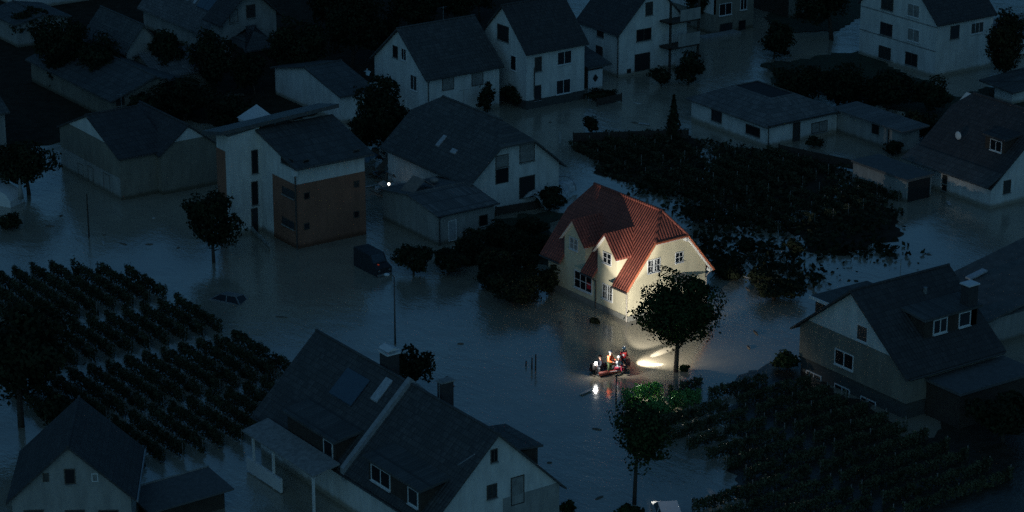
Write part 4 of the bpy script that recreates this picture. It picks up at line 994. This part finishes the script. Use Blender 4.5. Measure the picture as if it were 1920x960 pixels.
# ------------------------------------------------------------------ vehicles in the flood
def car(name, label, px, py, head, sink, col, mat_r=.3, cat='car'):
    o = P(px, py); r = empty(name, o, math.radians(head), label, cat); paint = plain('paint_'+name, col, mat_r, .2, var=.12)
    prof = [(-2.1, -.1), (-2.12, .45), (-1.95, .78), (-1.2, .86), (1.0, .90), (1.9, .72), (2.1, .45), (2.1, -.1)]
    mb = MB(); mb.poly([(x, -.84, z_-sink) for x, z_ in prof], (0, 1.68, 0)); body = mb.build('body', paint, r)
    cab = MB(); base = [(-1.85, .84), (1.05, .89)]; top = [(-1.35, 1.42), (.35, 1.42)]
    cab.v = [(-1.9, -.78, .82-sink), (1.05, -.78, .88-sink), (1.05, .78, .88-sink), (-1.9, .78, .82-sink), (-1.4, -.62, 1.38-sink), (.3, -.62, 1.38-sink), (.3, .62, 1.38-sink), (-1.4, .62, 1.38-sink)]
    cab.f = [[0, 1, 5, 4], [1, 2, 6, 5], [2, 3, 7, 6], [3, 0, 4, 7], [4, 5, 6, 7], [0, 3, 2, 1]]; cab.build('window', GLASS, r)
    MB().poly([(-1.42, -.64, 1.39-sink), (.32, -.64, 1.39-sink), (.32, .64, 1.39-sink), (-1.42, .64, 1.39-sink)], (0, 0, .05)).build('roof', paint, r)
    for sy in (-1, 1):
        for q_, w_ in (([(1.05, .79*sy, .88-sink), (.3, .63*sy, 1.4-sink)], .045), ([(-1.9, .79*sy, .82-sink), (-1.4, .63*sy, 1.4-sink)], .06), ([(-.5, .79*sy, .86-sink), (-.45, .63*sy, 1.4-sink)], .04)): MB().tube(q_, w_, 5).build('pillar', paint, r)
    for sx in (-1.35, 1.35):
        for sy in (-.8, .8): MB().tube([(sx, sy-.1, .05-sink), (sx, sy+.1, .05-sink)], .32, 12).build('wheel', BLACKW, r)
    return r
c1 = car('sunken_car', 'pale car drowned to its windows near the vineyard edge', 424, 560, 118, .93, (.22, .23, .24)); c1.scale = (.9, .9, .9)
c1.rotation_euler.x = math.radians(9)
c2 = car('flooded_car', 'blue grey car roof just above water, left of the double house', 622, 662, -32, .92, (.16, .2, .25))
c3 = car('silver_car', 'silver car roof at the bottom edge, right of the slim tree', 1252, 972, 60, .35, (.5, .52, .54))
# van in the shade behind the bushes
o = P(728, 520); o = P(735, 514); r = empty('delivery_van', o, math.radians(90), 'dark van parked nose out between the ochre block and the barn', 'van')
VP = plain('dark_van_paint', (.022, .026, .03), .6)
MB().poly([(0, 0, -.3), (0, 0, .75), (.9, 0, 1.0), (1.5, 0, 1.75), (4.6, 0, 1.8), (4.6, 0, -.3)], (0, 1.85, 0)).build('body', VP, r)
MB().poly([(.93, .12, 1.06), (1.47, .22, 1.72), (1.47, 1.63, 1.72), (.93, 1.73, 1.06)], (-.03, 0, .02)).build('windscreen', plain('pale_windscreen', (.05, .07, .085), .4), r)
MB().box(-.1, 0, .05, 1.8, .05, .25).build('bumper', METAL, r)
MB().box(-.02, -.001, .15, .4, .45, .62).build('headlight', METAL, r); MB().box(-.02, -.001, 1.45, 1.7, .45, .62).build('headlight', METAL, r)
MB().box(.55, .75, 1.2, 1.32, .93, 1.0).build('warning_light', plain('small_red_light', (.5, .05, .02), .4, emit=(1, .12, .04), es=.12), r)
r.scale = (.78, .78, .9)
# white caravan and parasol at the left edge
o = P(46, 378); r = empty('caravan', o, math.radians(118), 'white rounded caravan stranded at the left edge', 'caravan')
MB().poly([(0, 0, -.2), (0, 0, .6), (.5, 0, 1.15), (1.4, 0, 1.5), (4.5, 0, 1.7), (4.7, 0, -.2)], (0, 2.0, 0)).build('body', WFRAME, r)
MB().poly([(1.2, -.01, .7), (2.6, -.01, .7), (2.6, -.01, 1.15), (1.2, -.01, 1.15)], (0, -.02, 0)).build('window', GLASS, r)
o = P(40, 388); zt = z_for(o, 334); r = empty('closed_parasol', o, 0, 'closed grey parasol before the white caravan', 'parasol')
MB().tube([(0, 0, -.3), (0, 0, zt)], .035, 6).build('pole', METAL, r)
MB().tube([(0, 0, zt*.28), (0, 0, zt*.5), (0, 0, zt*.97)], [.26, .22, .05], 9).build('canopy', CONC, r, True)

# ------------------------------------------------------------------ wreckage
def board(name, label, px, py, z_, dims, rot, mat, group, cat='board'):
    lx, ly, lz = dims; o = MB().box(-lx/2, lx/2, -ly/2, ly/2, -lz/2, lz/2).build(name, mat, None, loc=P(px, py, z_)); o.rotation_euler = [math.radians(a) for a in rot]
    return tag(o, label, cat, group)
PALEB = plain('pale_wet_board', (.46, .47, .46), .6, var=.4); BROWNB = plain('brown_wet_board', (.12, .085, .055), .7, var=.4); BLUESH = plain('blue_tarpaulin', (.10, .15, .19), .5)
kinds = [('plank', 'plank', (2.0, .25, .05)), ('plywood_sheet', 'plywood sheet', (1.1, .8, .06)), ('broken_plank', 'broken plank', (1.9, .5, .06)), ('timber_log', 'timber log', (2.2, .14, .14)), ('concrete_slab', 'concrete slab', (.8, .6, .12))]
adj = ['long splintered', 'tilted pale', 'blue grey', 'muddy brown', 'half buried', 'steeply propped']
for i in range(46):
    px, py = rnd.uniform(690, 758), rnd.uniform(284, 366); nm, ct, dm = kinds[i % 5]
    mt = (PALEB, BROWNB, PALEB, BROWNB, BLUESH)[rnd.randrange(5)]
    board(nm, 'wet flood wreckage %s in the heap between ochre block and slate roof' % ct, px, py, rnd.uniform(.1, 1.0), dm, (rnd.uniform(-35, 35), rnd.uniform(-35, 35), rnd.uniform(0, 180)), mt, 'flood wreckage %ss in the heap' % ct, ct)
tp = MB(); n_ = 7
for i in range(n_+1):
    for j in range(n_+1): tp.v.append((i/n_*1.9, j/n_*1.1, .55*math.sin(i/n_*math.pi)+.12*math.sin(i*1.7+j*2.3)))
for i in range(n_):
    for j in range(n_): a = i*(n_+1)+j; tp.f.append([a, a+1, a+n_+2, a+n_+1])
o = tp.build('tarpaulin', BLUESH, None, True, loc=P(690, 306, .9)); tag(o, 'crumpled blue tarpaulin on top of the wreckage heap', 'tarpaulin')
bz = LIT and BARN.z(366, 0, BARN.D*.5)
q = P(786, 353, bz); o = MB().poly([(-1.3, -.9, -.5), (0, -.9, .55), (0, .9, .55), (-1.3, .9, -.5)], (0, 0, .06)).poly([(0, -.9, .61), (1.0, -.9, -.1), (1.0, .9, -.1), (0, .9, .61)], (0, 0, -.06)).build('torn_roof_panel', plain('rusty_board', (.24, .20, .17), .7, var=.4), None, loc=(q.x, q.y, bz+.35)); tag(o, 'folded roof panel stranded on the barn ridge', 'roof panel')
o = MB().ball((0, 0, 0), .42, 12, 6, sz=.6).build('washed_up_tub', plain('grey_tub', (.25, .23, .21), .6), None, True, loc=P(814, 338, bz+.2)); tag(o, 'upturned round tub behind the barn ridge', 'tub')
# crumpled plastic tunnel beside the slate roof house
tn = MB(); nu, nv = 20, 12; A_, B_ = P(996, 392, .2), P(1062, 352, .2)
ax = (B_-A_); ln = ax.length; ax.normalize(); pr = Vector((-ax.y, ax.x, 0))
for i in range(nu+1):
    for j in range(nv+1):
        u_, v_ = i/nu, j/nv; an = math.pi*v_; hh = 1.3*(.75+.3*math.sin(u_*5+1))+.16*math.sin(u_*19+v_*8); p_ = A_+ax*ln*u_+pr*math.cos(an)*-(1.1+.12*math.sin(u_*13))
        tn.v.append((p_.x-A_.x, p_.y-A_.y, math.sin(an)*hh+.05*math.sin(u_*40+v_*17)))
for i in range(nu):
    for j in range(nv):
        if (i*7+j*3) % 11 == 0: continue
        a = i*(nv+1)+j; tn.f.append([a, a+1, a+nv+2, a+nv+1])
r = empty('plastic_tunnel', (A_.x, A_.y, .2), 0, 'crumpled white plastic garden tunnel left of the cream house roof', 'garden tunnel')
tn.build('sheet', plain('torn_plastic_sheet', (.62, .64, .64), .5, ns=3, var=.6), r, True)
for u_ in (.05, .35, .65, .95): MB().tube([Vector((0, 0, 0))+ax*ln*u_+pr*math.cos(math.pi*q/8)*-1.16+Vector((0, 0, math.sin(math.pi*q/8)*1.2)) for q in range(9)], .03, 5).build('hoop', METAL, r)
for i, (px, py, lb) in enumerate([(1412, 483, 'pale plank floating in the flooded garden, near the shrubs'), (1406, 520, 'pale plank floating near the road bend'), (1195, 362, 'pale plank in the dark garden above the red roof'), (1580, 372, 'long pale plank lying left of the flat garage'), (1208, 232, 'short pale plank on the dark garden edge, top'), (1050, 258, 'upright pale sign at the slate roof corner'), (1779, 381, 'small pale plank before the white side wall'), (1098, 735, 'pale plank drifting left of the short lamp post'), (1395, 445, 'grey plank on the garden island')]):
    board('drifting_plank', lb, px, py, .08 if i != 5 else .9, (1.1, .28, .05), (rnd.uniform(-8, 8), 0 if i != 5 else 80, rnd.uniform(0, 180)), PALEB, None, 'plank')
for i in range(26):
    px, py = rnd.uniform(1340, 1500), rnd.uniform(405, 500); nm, ct, dm = kinds[i % 4]
    board(nm, 'pale wet %s stranded in the flooded garden right of the cream house roof' % ct, px, py, rnd.uniform(.05, .25), tuple(q*.6 for q in dm), (rnd.uniform(-20, 20), rnd.uniform(-20, 20), rnd.uniform(0, 180)), PALEB if i % 3 else BROWNB, 'stranded garden %ss' % ct, ct)
for i in range(24):
    px, py = (rnd.uniform(500, 690), rnd.uniform(150, 245)) if i % 2 else (rnd.uniform(180, 520), rnd.uniform(90, 200)); nm, ct, dm = kinds[i % 4]
    board(nm, 'dim %s lying in the dark yards at the upper left' % ct, px, py, rnd.uniform(.1, .4), dm, (rnd.uniform(-20, 20), rnd.uniform(-20, 20), rnd.uniform(0, 180)), BROWNB if i % 3 else PALEB, 'yard %ss at the upper left' % ct, ct)
# lit work lamp left in the wreckage
o = P(729, 345, 1.1); r = empty('work_lamp', o, 0, 'glowing work lamp in the wreckage heap', 'lamp')
MB().ball((0, 0, 0), .11, 10, 6).build('bulb', GLOW, r, True); MB().tube([(0, 0, -1.2), (0, 0, -.12)], .03, 6).build('stand', COPPER, r)
def light(kind, loc, col, watts, parent=None, size=None, target=None, blend=.3, rad=.05, spec=.15):
    d = bpy.data.lights.new('scene_light', kind); d.energy = watts; d.color = col; d.shadow_soft_size = rad
    if kind == 'SPOT': d.spot_size = math.radians(size); d.spot_blend = blend
    d.specular_factor = spec
    l = bpy.data.objects.new('scene_light', d); C.objects.link(l); l.location = loc
    if target is not None: l.rotation_euler = (Vector(target)-Vector(loc)).to_track_quat('-Z', 'Y').to_euler()
    return l
light('POINT', o+Vector((-.15, -.2, .25)), (1, .95, .85), .35)

# ------------------------------------------------------------------ rescue boat and crew
bA, bB = P(1114, 703), P(1180, 686)
hd = math.atan2(bB.y-bA.y, bB.x-bA.x); BL = (bB-bA).length; (lambda *a: None)('boat', BL, math.degrees(hd))
BO = (bA+bB)/2; boat = empty('rescue_boat', BO, hd, 'red and grey inflatable rescue boat carrying its crew', 'boat')
RT_ = plain('red_boat_tube', (.28, .06, .04), .6, var=.3); GT_ = plain('grey_boat_rubber', (.10, .11, .12), .5)
hl, hw = BL/2*.95, .66
pts = [(-hl, -hw*.85, .22), (-hl*.4, -hw, .22), (hl*.4, -hw, .26), (hl*.8, -hw*.6, .36), (hl, 0, .45), (hl*.8, hw*.6, .36), (hl*.4, hw, .26), (-hl*.4, hw, .22), (-hl, hw*.85, .22)]
MB().tube(pts, .17, 12).build('tube', RT_, boat, True)
MB().poly([(-hl, -hw*.8, .1), (hl*.5, -hw*.8, .1), (hl*.85, 0, .15), (hl*.5, hw*.8, .1), (-hl, hw*.8, .1)], (0, 0, -.12)).build('floor', GT_, boat)
MB().box(-hl+.1, -hl+.2, -hw*.7, hw*.7, .05, .62).build('transom', GT_, boat)
mo = MB().poly([(-hl-.35, -.18, .5), (-hl+.05, -.18, .5), (-hl+.05, -.14, .95), (-hl-.3, -.14, .9)], (0, .34, 0)).build('outboard_motor', BLACKW, boat)
MB().box(-hl-.18, -hl-.08, -.06, .06, -.5, .5).build('motor_leg', BLACKW, mo)
for sy in (-1, 1): MB().tube([(-hl*.5, sy*(hw+.2), .36), (0, sy*(hw+.27), .30), (hl*.5, sy*(hw+.12), .40)], .025, 5).build('grab_line', WFRAME, boat)
MB().box(-.2, .15, -hw*.8, hw*.8, .3, .36).build('bench', GT_, boat)
SKIN = plain('skin', (.45, .27, .2), .5, var=.1)
def skin_mesh(name, joints, edges, mat, parent, sub=1, extra=None):
    me = bpy.data.meshes.new(name); me.from_pydata([j[0] for j in joints], edges, []); o = bpy.data.objects.new(name, me); C.objects.link(o); o.parent = parent
    m1 = o.modifiers.new('skin', 'SKIN'); m1.use_smooth_shade = True
    for i, j in enumerate(joints):
        r_ = j[1]; me.skin_vertices[0].data[i].radius = (r_, r_) if not isinstance(r_, tuple) else r_
    me.skin_vertices[0].data[0].use_root = True
    m2 = o.modifiers.new('sub', 'SUBSURF'); m2.levels = sub; m2.render_levels = sub
    dg = bpy.context.evaluated_depsgraph_get(); dg.update(); nm = bpy.data.meshes.new_from_object(o.evaluated_get(dg)); o.modifiers.clear(); o.data = nm
    nm.materials.clear(); nm.materials.append(mat); nm.shade_smooth(); return o
def person(label, base, z0, face, jacket, trousers, helmet, pose='stand', vest=None, arms=None, lamp=False, legs=True):
    """face: heading the person looks at (degrees); local x = forward"""
    o = P(*base, z0); r = empty('person', o, math.radians(face), label, 'person')
    if pose == 'stand':
        hip, ch, nk, hd_ = (0, 0, .92), (.03, 0, 1.28), (.04, 0, 1.46), (.07, 0, 1.66)
        kn = [(.04, .12, .5), (.0, -.12, .5)]; an = [(0, .15, .06), (-.05, -.15, .06)]; toe = [(.16, .17, .03), (.11, -.17, .03)]
    else:
        hip, ch, nk, hd_ = (0, 0, .26), (.06, 0, .62), (.10, 0, .80), (.15, 0, 1.0)
        kn = [(.42, .16, .42), (.42, -.16, .42)]; an = [(.45, .16, .02), (.45, -.16, .02)]; toe = [(.6, .17, .0), (.6, -.17, .0)]
    V = Vector; sh = [V(nk)+V((-.02, .19, -.07)), V(nk)+V((-.02, -.19, -.07))]
    arms = arms or [((.15, .27, -.30), (.38, .16, -.28)), ((.10, -.27, -.32), (.34, -.16, -.36))]
    el = [sh[i]+V(arms[i][0])-V((0, (.19, -.19)[i], 0)) for i in (0, 1)]; wr = [sh[i]+V(arms[i][1])-V((0, (.19, -.19)[i], 0)) for i in (0, 1)]
    J = [(hip, .13), (ch, (.17, .13)), (nk, .065), (V(nk).lerp(V(hd_), .5), .06), (V(hd_)+V((0, 0, -.04)), .095), (V(hd_)+V((0, 0, .07)), .09)]
    E = [(0, 1), (1, 2), (2, 3), (3, 4), (4, 5)]
    for i in (0, 1):
        b0 = len(J); J += [(tuple(sh[i]), .06), (tuple(el[i]), .045), (tuple(wr[i]), .032), (tuple(wr[i]+(wr[i]-el[i]).normalized()*.09), .036)]; E += [(1, b0), (b0, b0+1), (b0+1, b0+2), (b0+2, b0+3)]
        hb = wr[i]+(wr[i]-el[i]).normalized()*.09; d_ = (wr[i]-el[i]).normalized(); side = V((-d_.y, d_.x, 0)).normalized() if abs(d_.z) < .95 else V((0, 1, 0))
        for f in range(4):
            k0 = len(J); off = side*(f-1.5)*.021; q1 = hb+d_*.045+off*1.2; q2 = q1+d_*(.032+.006*(f in (1, 2)))+V((0, 0, -.02)); J += [(tuple(q1), .010), (tuple(q2), .009)]; E += [(b0+3, k0), (k0, k0+1)]
        k0 = len(J); q1 = wr[i]+d_*.05+side*.05*(1 if i else -1); J += [(tuple(q1), .011), (tuple(q1+d_*.035), .009)]; E += [(b0+3, k0), (k0, k0+1)]
        b1 = len(J); hp = V(hip)+V((0, (.1, -.1)[i], -.05)); J += [(tuple(hp), .09), (kn[i], .062), (an[i], .042), (toe[i], .04)]; E += [(0, b1), (b1, b1+1), (b1+1, b1+2), (b1+2, b1+3)]
    skin_mesh('body', [(tuple(a), b_) for a, b_ in J], E, SKIN, r)
    # face: nose, eyes, mouth, ears as relief on one small mesh
    h_ = V(hd_); fc = MB().ball((h_.x+.10, 0, h_.z-.02), .018, 6, 4).ball((h_.x+.088, .033, h_.z+.012), .012, 6, 4).ball((h_.x+.088, -.033, h_.z+.012), .012, 6, 4).ball((h_.x+.09, 0, h_.z-.065), .02, 6, 4, sz=.4).ball((h_.x, .1, h_.z-.01), .025, 6, 4, sy=.4).ball((h_.x, -.1, h_.z-.01), .025, 6, 4, sy=.4)
    fc.build('face_features', SKIN, r, True)
    JJ = [(tuple(V(hip)+V((0, 0, -.06))), (.20, .165)), (tuple(V(ch)), (.205, .16)), (tuple(V(nk)+V((0, 0, -.05))), .11)]; EE = [(0, 1), (1, 2)]
    for i in (0, 1):
        b0 = len(JJ); JJ += [(tuple(sh[i]), .088), (tuple(el[i]), .068), (tuple(wr[i]), .052)]; EE += [(1, b0), (b0, b0+1), (b0+1, b0+2)]
    skin_mesh('jacket', JJ, EE, jacket, r)
    TT = [(tuple(V(hip)), (.17, .14))]; TE = []
    for i in (0, 1):
        b1 = len(TT); hp = V(hip)+V((0, (.1, -.1)[i], -.05)); TT += [(tuple(hp), .115), (kn[i], .085), (an[i], .07)]; TE += [(0, b1), (b1, b1+1), (b1+1, b1+2)]
    skin_mesh('trousers', TT, TE, trousers, r)
    for i in (0, 1): MB().ball((toe[i][0]-.07, toe[i][1], toe[i][2]+.02), .09, 8, 5, sx=1.5, sy=.7, sz=.75).build('boot', BLACKW, r, True)
    if vest: skin_mesh('life_vest', [(tuple(V(ch)+V((0, 0, -.22))), (.235, .19)), (tuple(V(ch)+V((0, 0, .1))), (.235, .19))], [(0, 1)], vest, r)
    hm = MB().ball((h_.x-.01, 0, h_.z+.05), .15, 12, 7, sz=.95, z0=-.15).build('helmet' if helmet else 'hair', helmet or plain('dark_hair', (.03, .02, .015), .8), r, True)
    if lamp: MB().tube([(h_.x+.13, 0, h_.z+.11), (h_.x+.18, 0, h_.z+.11)], .03, 8).build('head_lamp', GLOW, hm)
    return r
RED_ = plain('red_jacket', (.62, .03, .035), .6); ORG_ = plain('orange_red_vest', (.85, .12, .03), .6); NAVY = plain('dark_navy_cloth', (.02, .025, .04), .8); GRN_ = plain('dark_green_cloth', (.05, .075, .03), .8)
PALEJ = plain('pale_grey_jacket', (.55, .57, .62), .6); GRYJ = plain('grey_blue_jacket', (.22, .25, .30), .7); WH_ = plain('white_helmet', (.75, .77, .78), .35, var=.05); GRH = plain('grey_hood', (.36, .38, .42), .6); PINKT = plain('crimson_trousers', (.5, .03, .08), .7)
hdeg = math.degrees(hd)
p1 = person('standing rescuer in red jacket and white helmet holding the searchlight', (1169, 694), .12, 40, RED_, NAVY, WH_, vest=plain('pale_flotation_vest', (.5, .5, .52), .6), lamp=True, arms=[((.14, .25, -.28), (.42, .2, -.22)), ((.12, -.26, -.28), (.42, -.14, -.3))])
p2 = person('seated person in pale grey jacket in the middle of the boat', (1157, 694), .34, -60, PALEJ, PINKT, WH_, pose='sit')
p3 = person('standing rescuer with orange red vest, grey hood and dark green trousers', (1143, 700), .12, -70, ORG_, GRN_, GRH, vest=ORG_)
p4 = person('crouching person in dark clothes near the stern', (1128, 693), .30, 170, NAVY, NAVY, None, pose='sit')
o = P(1116, 690, .9); r = empty('stern_lamp', P(1117, 698, .3), 0, 'bright lamp glowing at the stern of the boat', 'lamp')
zt = 1.0
MB().ball((0, 0, zt-.3), .10, 10, 6).build('bulb', lamp_mat('stern_lamp_glass', (1, .98, .92), 60), r, True); MB().tube([(0, 0, -.2), (0, 0, zt-.4)], .025, 6).build('stand', COPPER, r)
SL_ = r.location+Vector((0, 0, zt-.3))
light('POINT', SL_+Vector((.05*-1, -.16, .05)), (1, .96, .88), 24, spec=1.0)
# hand held searchlight of the standing rescuer, its beam, and added spots
hand = p1.location+Vector((math.cos(math.radians(40))*.55, math.sin(math.radians(40))*.55, 1.1))
r = empty('searchlight', hand, math.radians(40), 'hand held searchlight pointed at the cream house', 'searchlight')
MB().tube([(-.1, 0, .06), (.05, 0, .1), (.16, 0, .12)], [.05, .09, .11], 10).build('housing', COPPER, r, True)
MB().tube([(.161, 0, .12), (.17, 0, .12)], .09, 10).build('lens', GLOW, r)
src = hand+Vector((math.cos(math.radians(40))*.22, math.sin(math.radians(40))*.22, .12))
tgt = LIT.wp(LIT.W*.30, 0, LIT.eave+.9)
MB().tube([(hl*.72, 0, .95), (hl*.9, 0, .95)], [.05, .08], 10).tube([(hl*.8, 0, .3), (hl*.8, 0, .92)], .025, 6).build('bow_lamp', COPPER, boat, True)
bow = BO+Vector((math.cos(hd)*hl*1.12, math.sin(hd)*hl*1.12, .98))
light('SPOT', src, (1, .96, .86), 6800, size=50, target=LIT.wp(LIT.W*.52, 0, 2.5), blend=.3, rad=.05)
light('SPOT', SL_+Vector((.12, .05, .6)), (1, .93, .82), 7500, size=21, target=LIT.wp(2.3, 2.6, LIT.eave+2.8), blend=.35, rad=.06)  # extra spot added above the stern lamp to brighten a band of roof
light('SPOT', bow, (1, .93, .80), 2200, size=88, target=P(1245, 676), blend=1.0, rad=.03, spec=0)
light('SPOT', bow+Vector((0, -.1, 0)), (1, .95, .86), 8000, size=15, target=P(1236, 662), blend=1.0, rad=.03)
light('SPOT', bow+Vector((0, -.15, 0)), (1, .95, .86), 6500, size=17, target=P(1228, 684), blend=1.0, rad=.03)
light('SPOT', p1.location+Vector((.1, -.05, 1.95)), (1, .97, .88), 15000, size=32, target=P(1222, 738, 1), blend=.8, rad=.05)
light('SPOT', src+Vector((-.2, 0, .3)), (1, .96, .88), 520, size=62, target=LIT.wp(0, LIT.D*.62, 2.4), blend=.8, rad=.08)  # fill spot added to lift the left facade, no lamp of its own
light('SPOT', SL_+Vector((-.1, -.5, .8)), (1, .96, .88), 420, size=70, target=p2.location+Vector((0, 0, .7)), blend=.8, rad=.05)  # fill spot added over the stern to brighten the crew
# ------------------------------------------------------------------ drifting litter, aerials and garden fences
dr_ = random.Random(5)
DW = plain('driftwood', (.16, .13, .10), .8, var=.4); FOAM = plain('floating_foam_board', (.45, .46, .45), .7, var=.3)
for i in range(46):
    zone = ((470, 1120, 480, 900), (60, 430, 400, 470), (1000, 1560, 110, 240), (1340, 1560, 430, 660), (860, 1130, 560, 950))[i % 5]
    x_, y_ = dr_.uniform(zone[0], zone[1]), dr_.uniform(zone[2], zone[3]); L_ = dr_.uniform(.25, 1.1); fo = i % 6 == 0
    mb = MB().poly([(-L_/2, -.05, .03), (L_*.1, -.09, .05), (L_/2, -.03, .03), (L_/2, .05, .03), (0, .10, .05), (-L_/2, .06, .03)], (0, 0, -.08))
    o = mb.build('foam_scrap' if fo else 'driftwood', FOAM if fo else DW, None, loc=P(x_, y_, .02), rz=dr_.uniform(0, 6.28))
    tag(o, 'scrap of pale foam board drifting on the flood' if fo else 'small dark stick of driftwood on the brown flood', 'foam scrap' if fo else 'driftwood', 'foam scraps on the flood' if fo else 'driftwood on the flood')
BY = {q.root.name: q for q in House.ALL}
HS = [(BY['white_gable_house'], .6, .5), (BY['tall_white_house'], .4, .5), (BY['balcony_house'], .5, .4), (BY['slate_roof_house'], .5, .6), (BY['dormer_house'], .5, .5), (BY['double_house'], .5, .3), (BY['half_clad_farmhouse'], .7, .5), (BY['gable_end_block'], .6, .5)]
def aerial(house, x, y, z0, h_=1.6):
    a = MB().tube([(x, y, z0-.3), (x, y, z0+h_)], .025, 5).build('aerial_mast', METAL, house.root)
    mb = MB().tube([(x-.45, y, z0+h_-.1), (x+.45, y, z0+h_-.1)], .015, 4)
    mb.build('aerial_boom', METAL, a)
for hs, fx, fy in HS: aerial(hs, fx*hs.W, fy*hs.D, hs.ridge)
def fence(a, b_, label, h_=1.0, mat=None):
    A_, B_ = P(*a), P(*b_); d = B_-A_; L_ = d.length; r = empty('garden_fence', A_, math.atan2(d.y, d.x), label, 'fence')
    n = max(2, int(L_/2.2)+1)
    for i in range(n): x = L_*i/(n-1); MB().box(x-.05, x+.05, -.05, .05, -.4, h_+.08).build('post', mat or DARKW, r)
    MB().box(.06, L_-.06, -.02, .02, .12, h_).build('panel', mat or DARKW, r)
fence((1075, 268), (1290, 262), 'dark garden fence along the vegetable garden, facing the flooded road')
fence((1460, 290), (1600, 320), 'dark fence between the bungalow and the flat roofed garage')
fence((1120, 200), (1165, 190), 'short fence beside the small garage with the diamond door', .8)
fence((430, 395), (505, 470), 'low fence at the foot of the white stair tower', .6, GREYW)
fence((930, 405), (1010, 392), 'low fence on the lawn behind the cream house', .8)
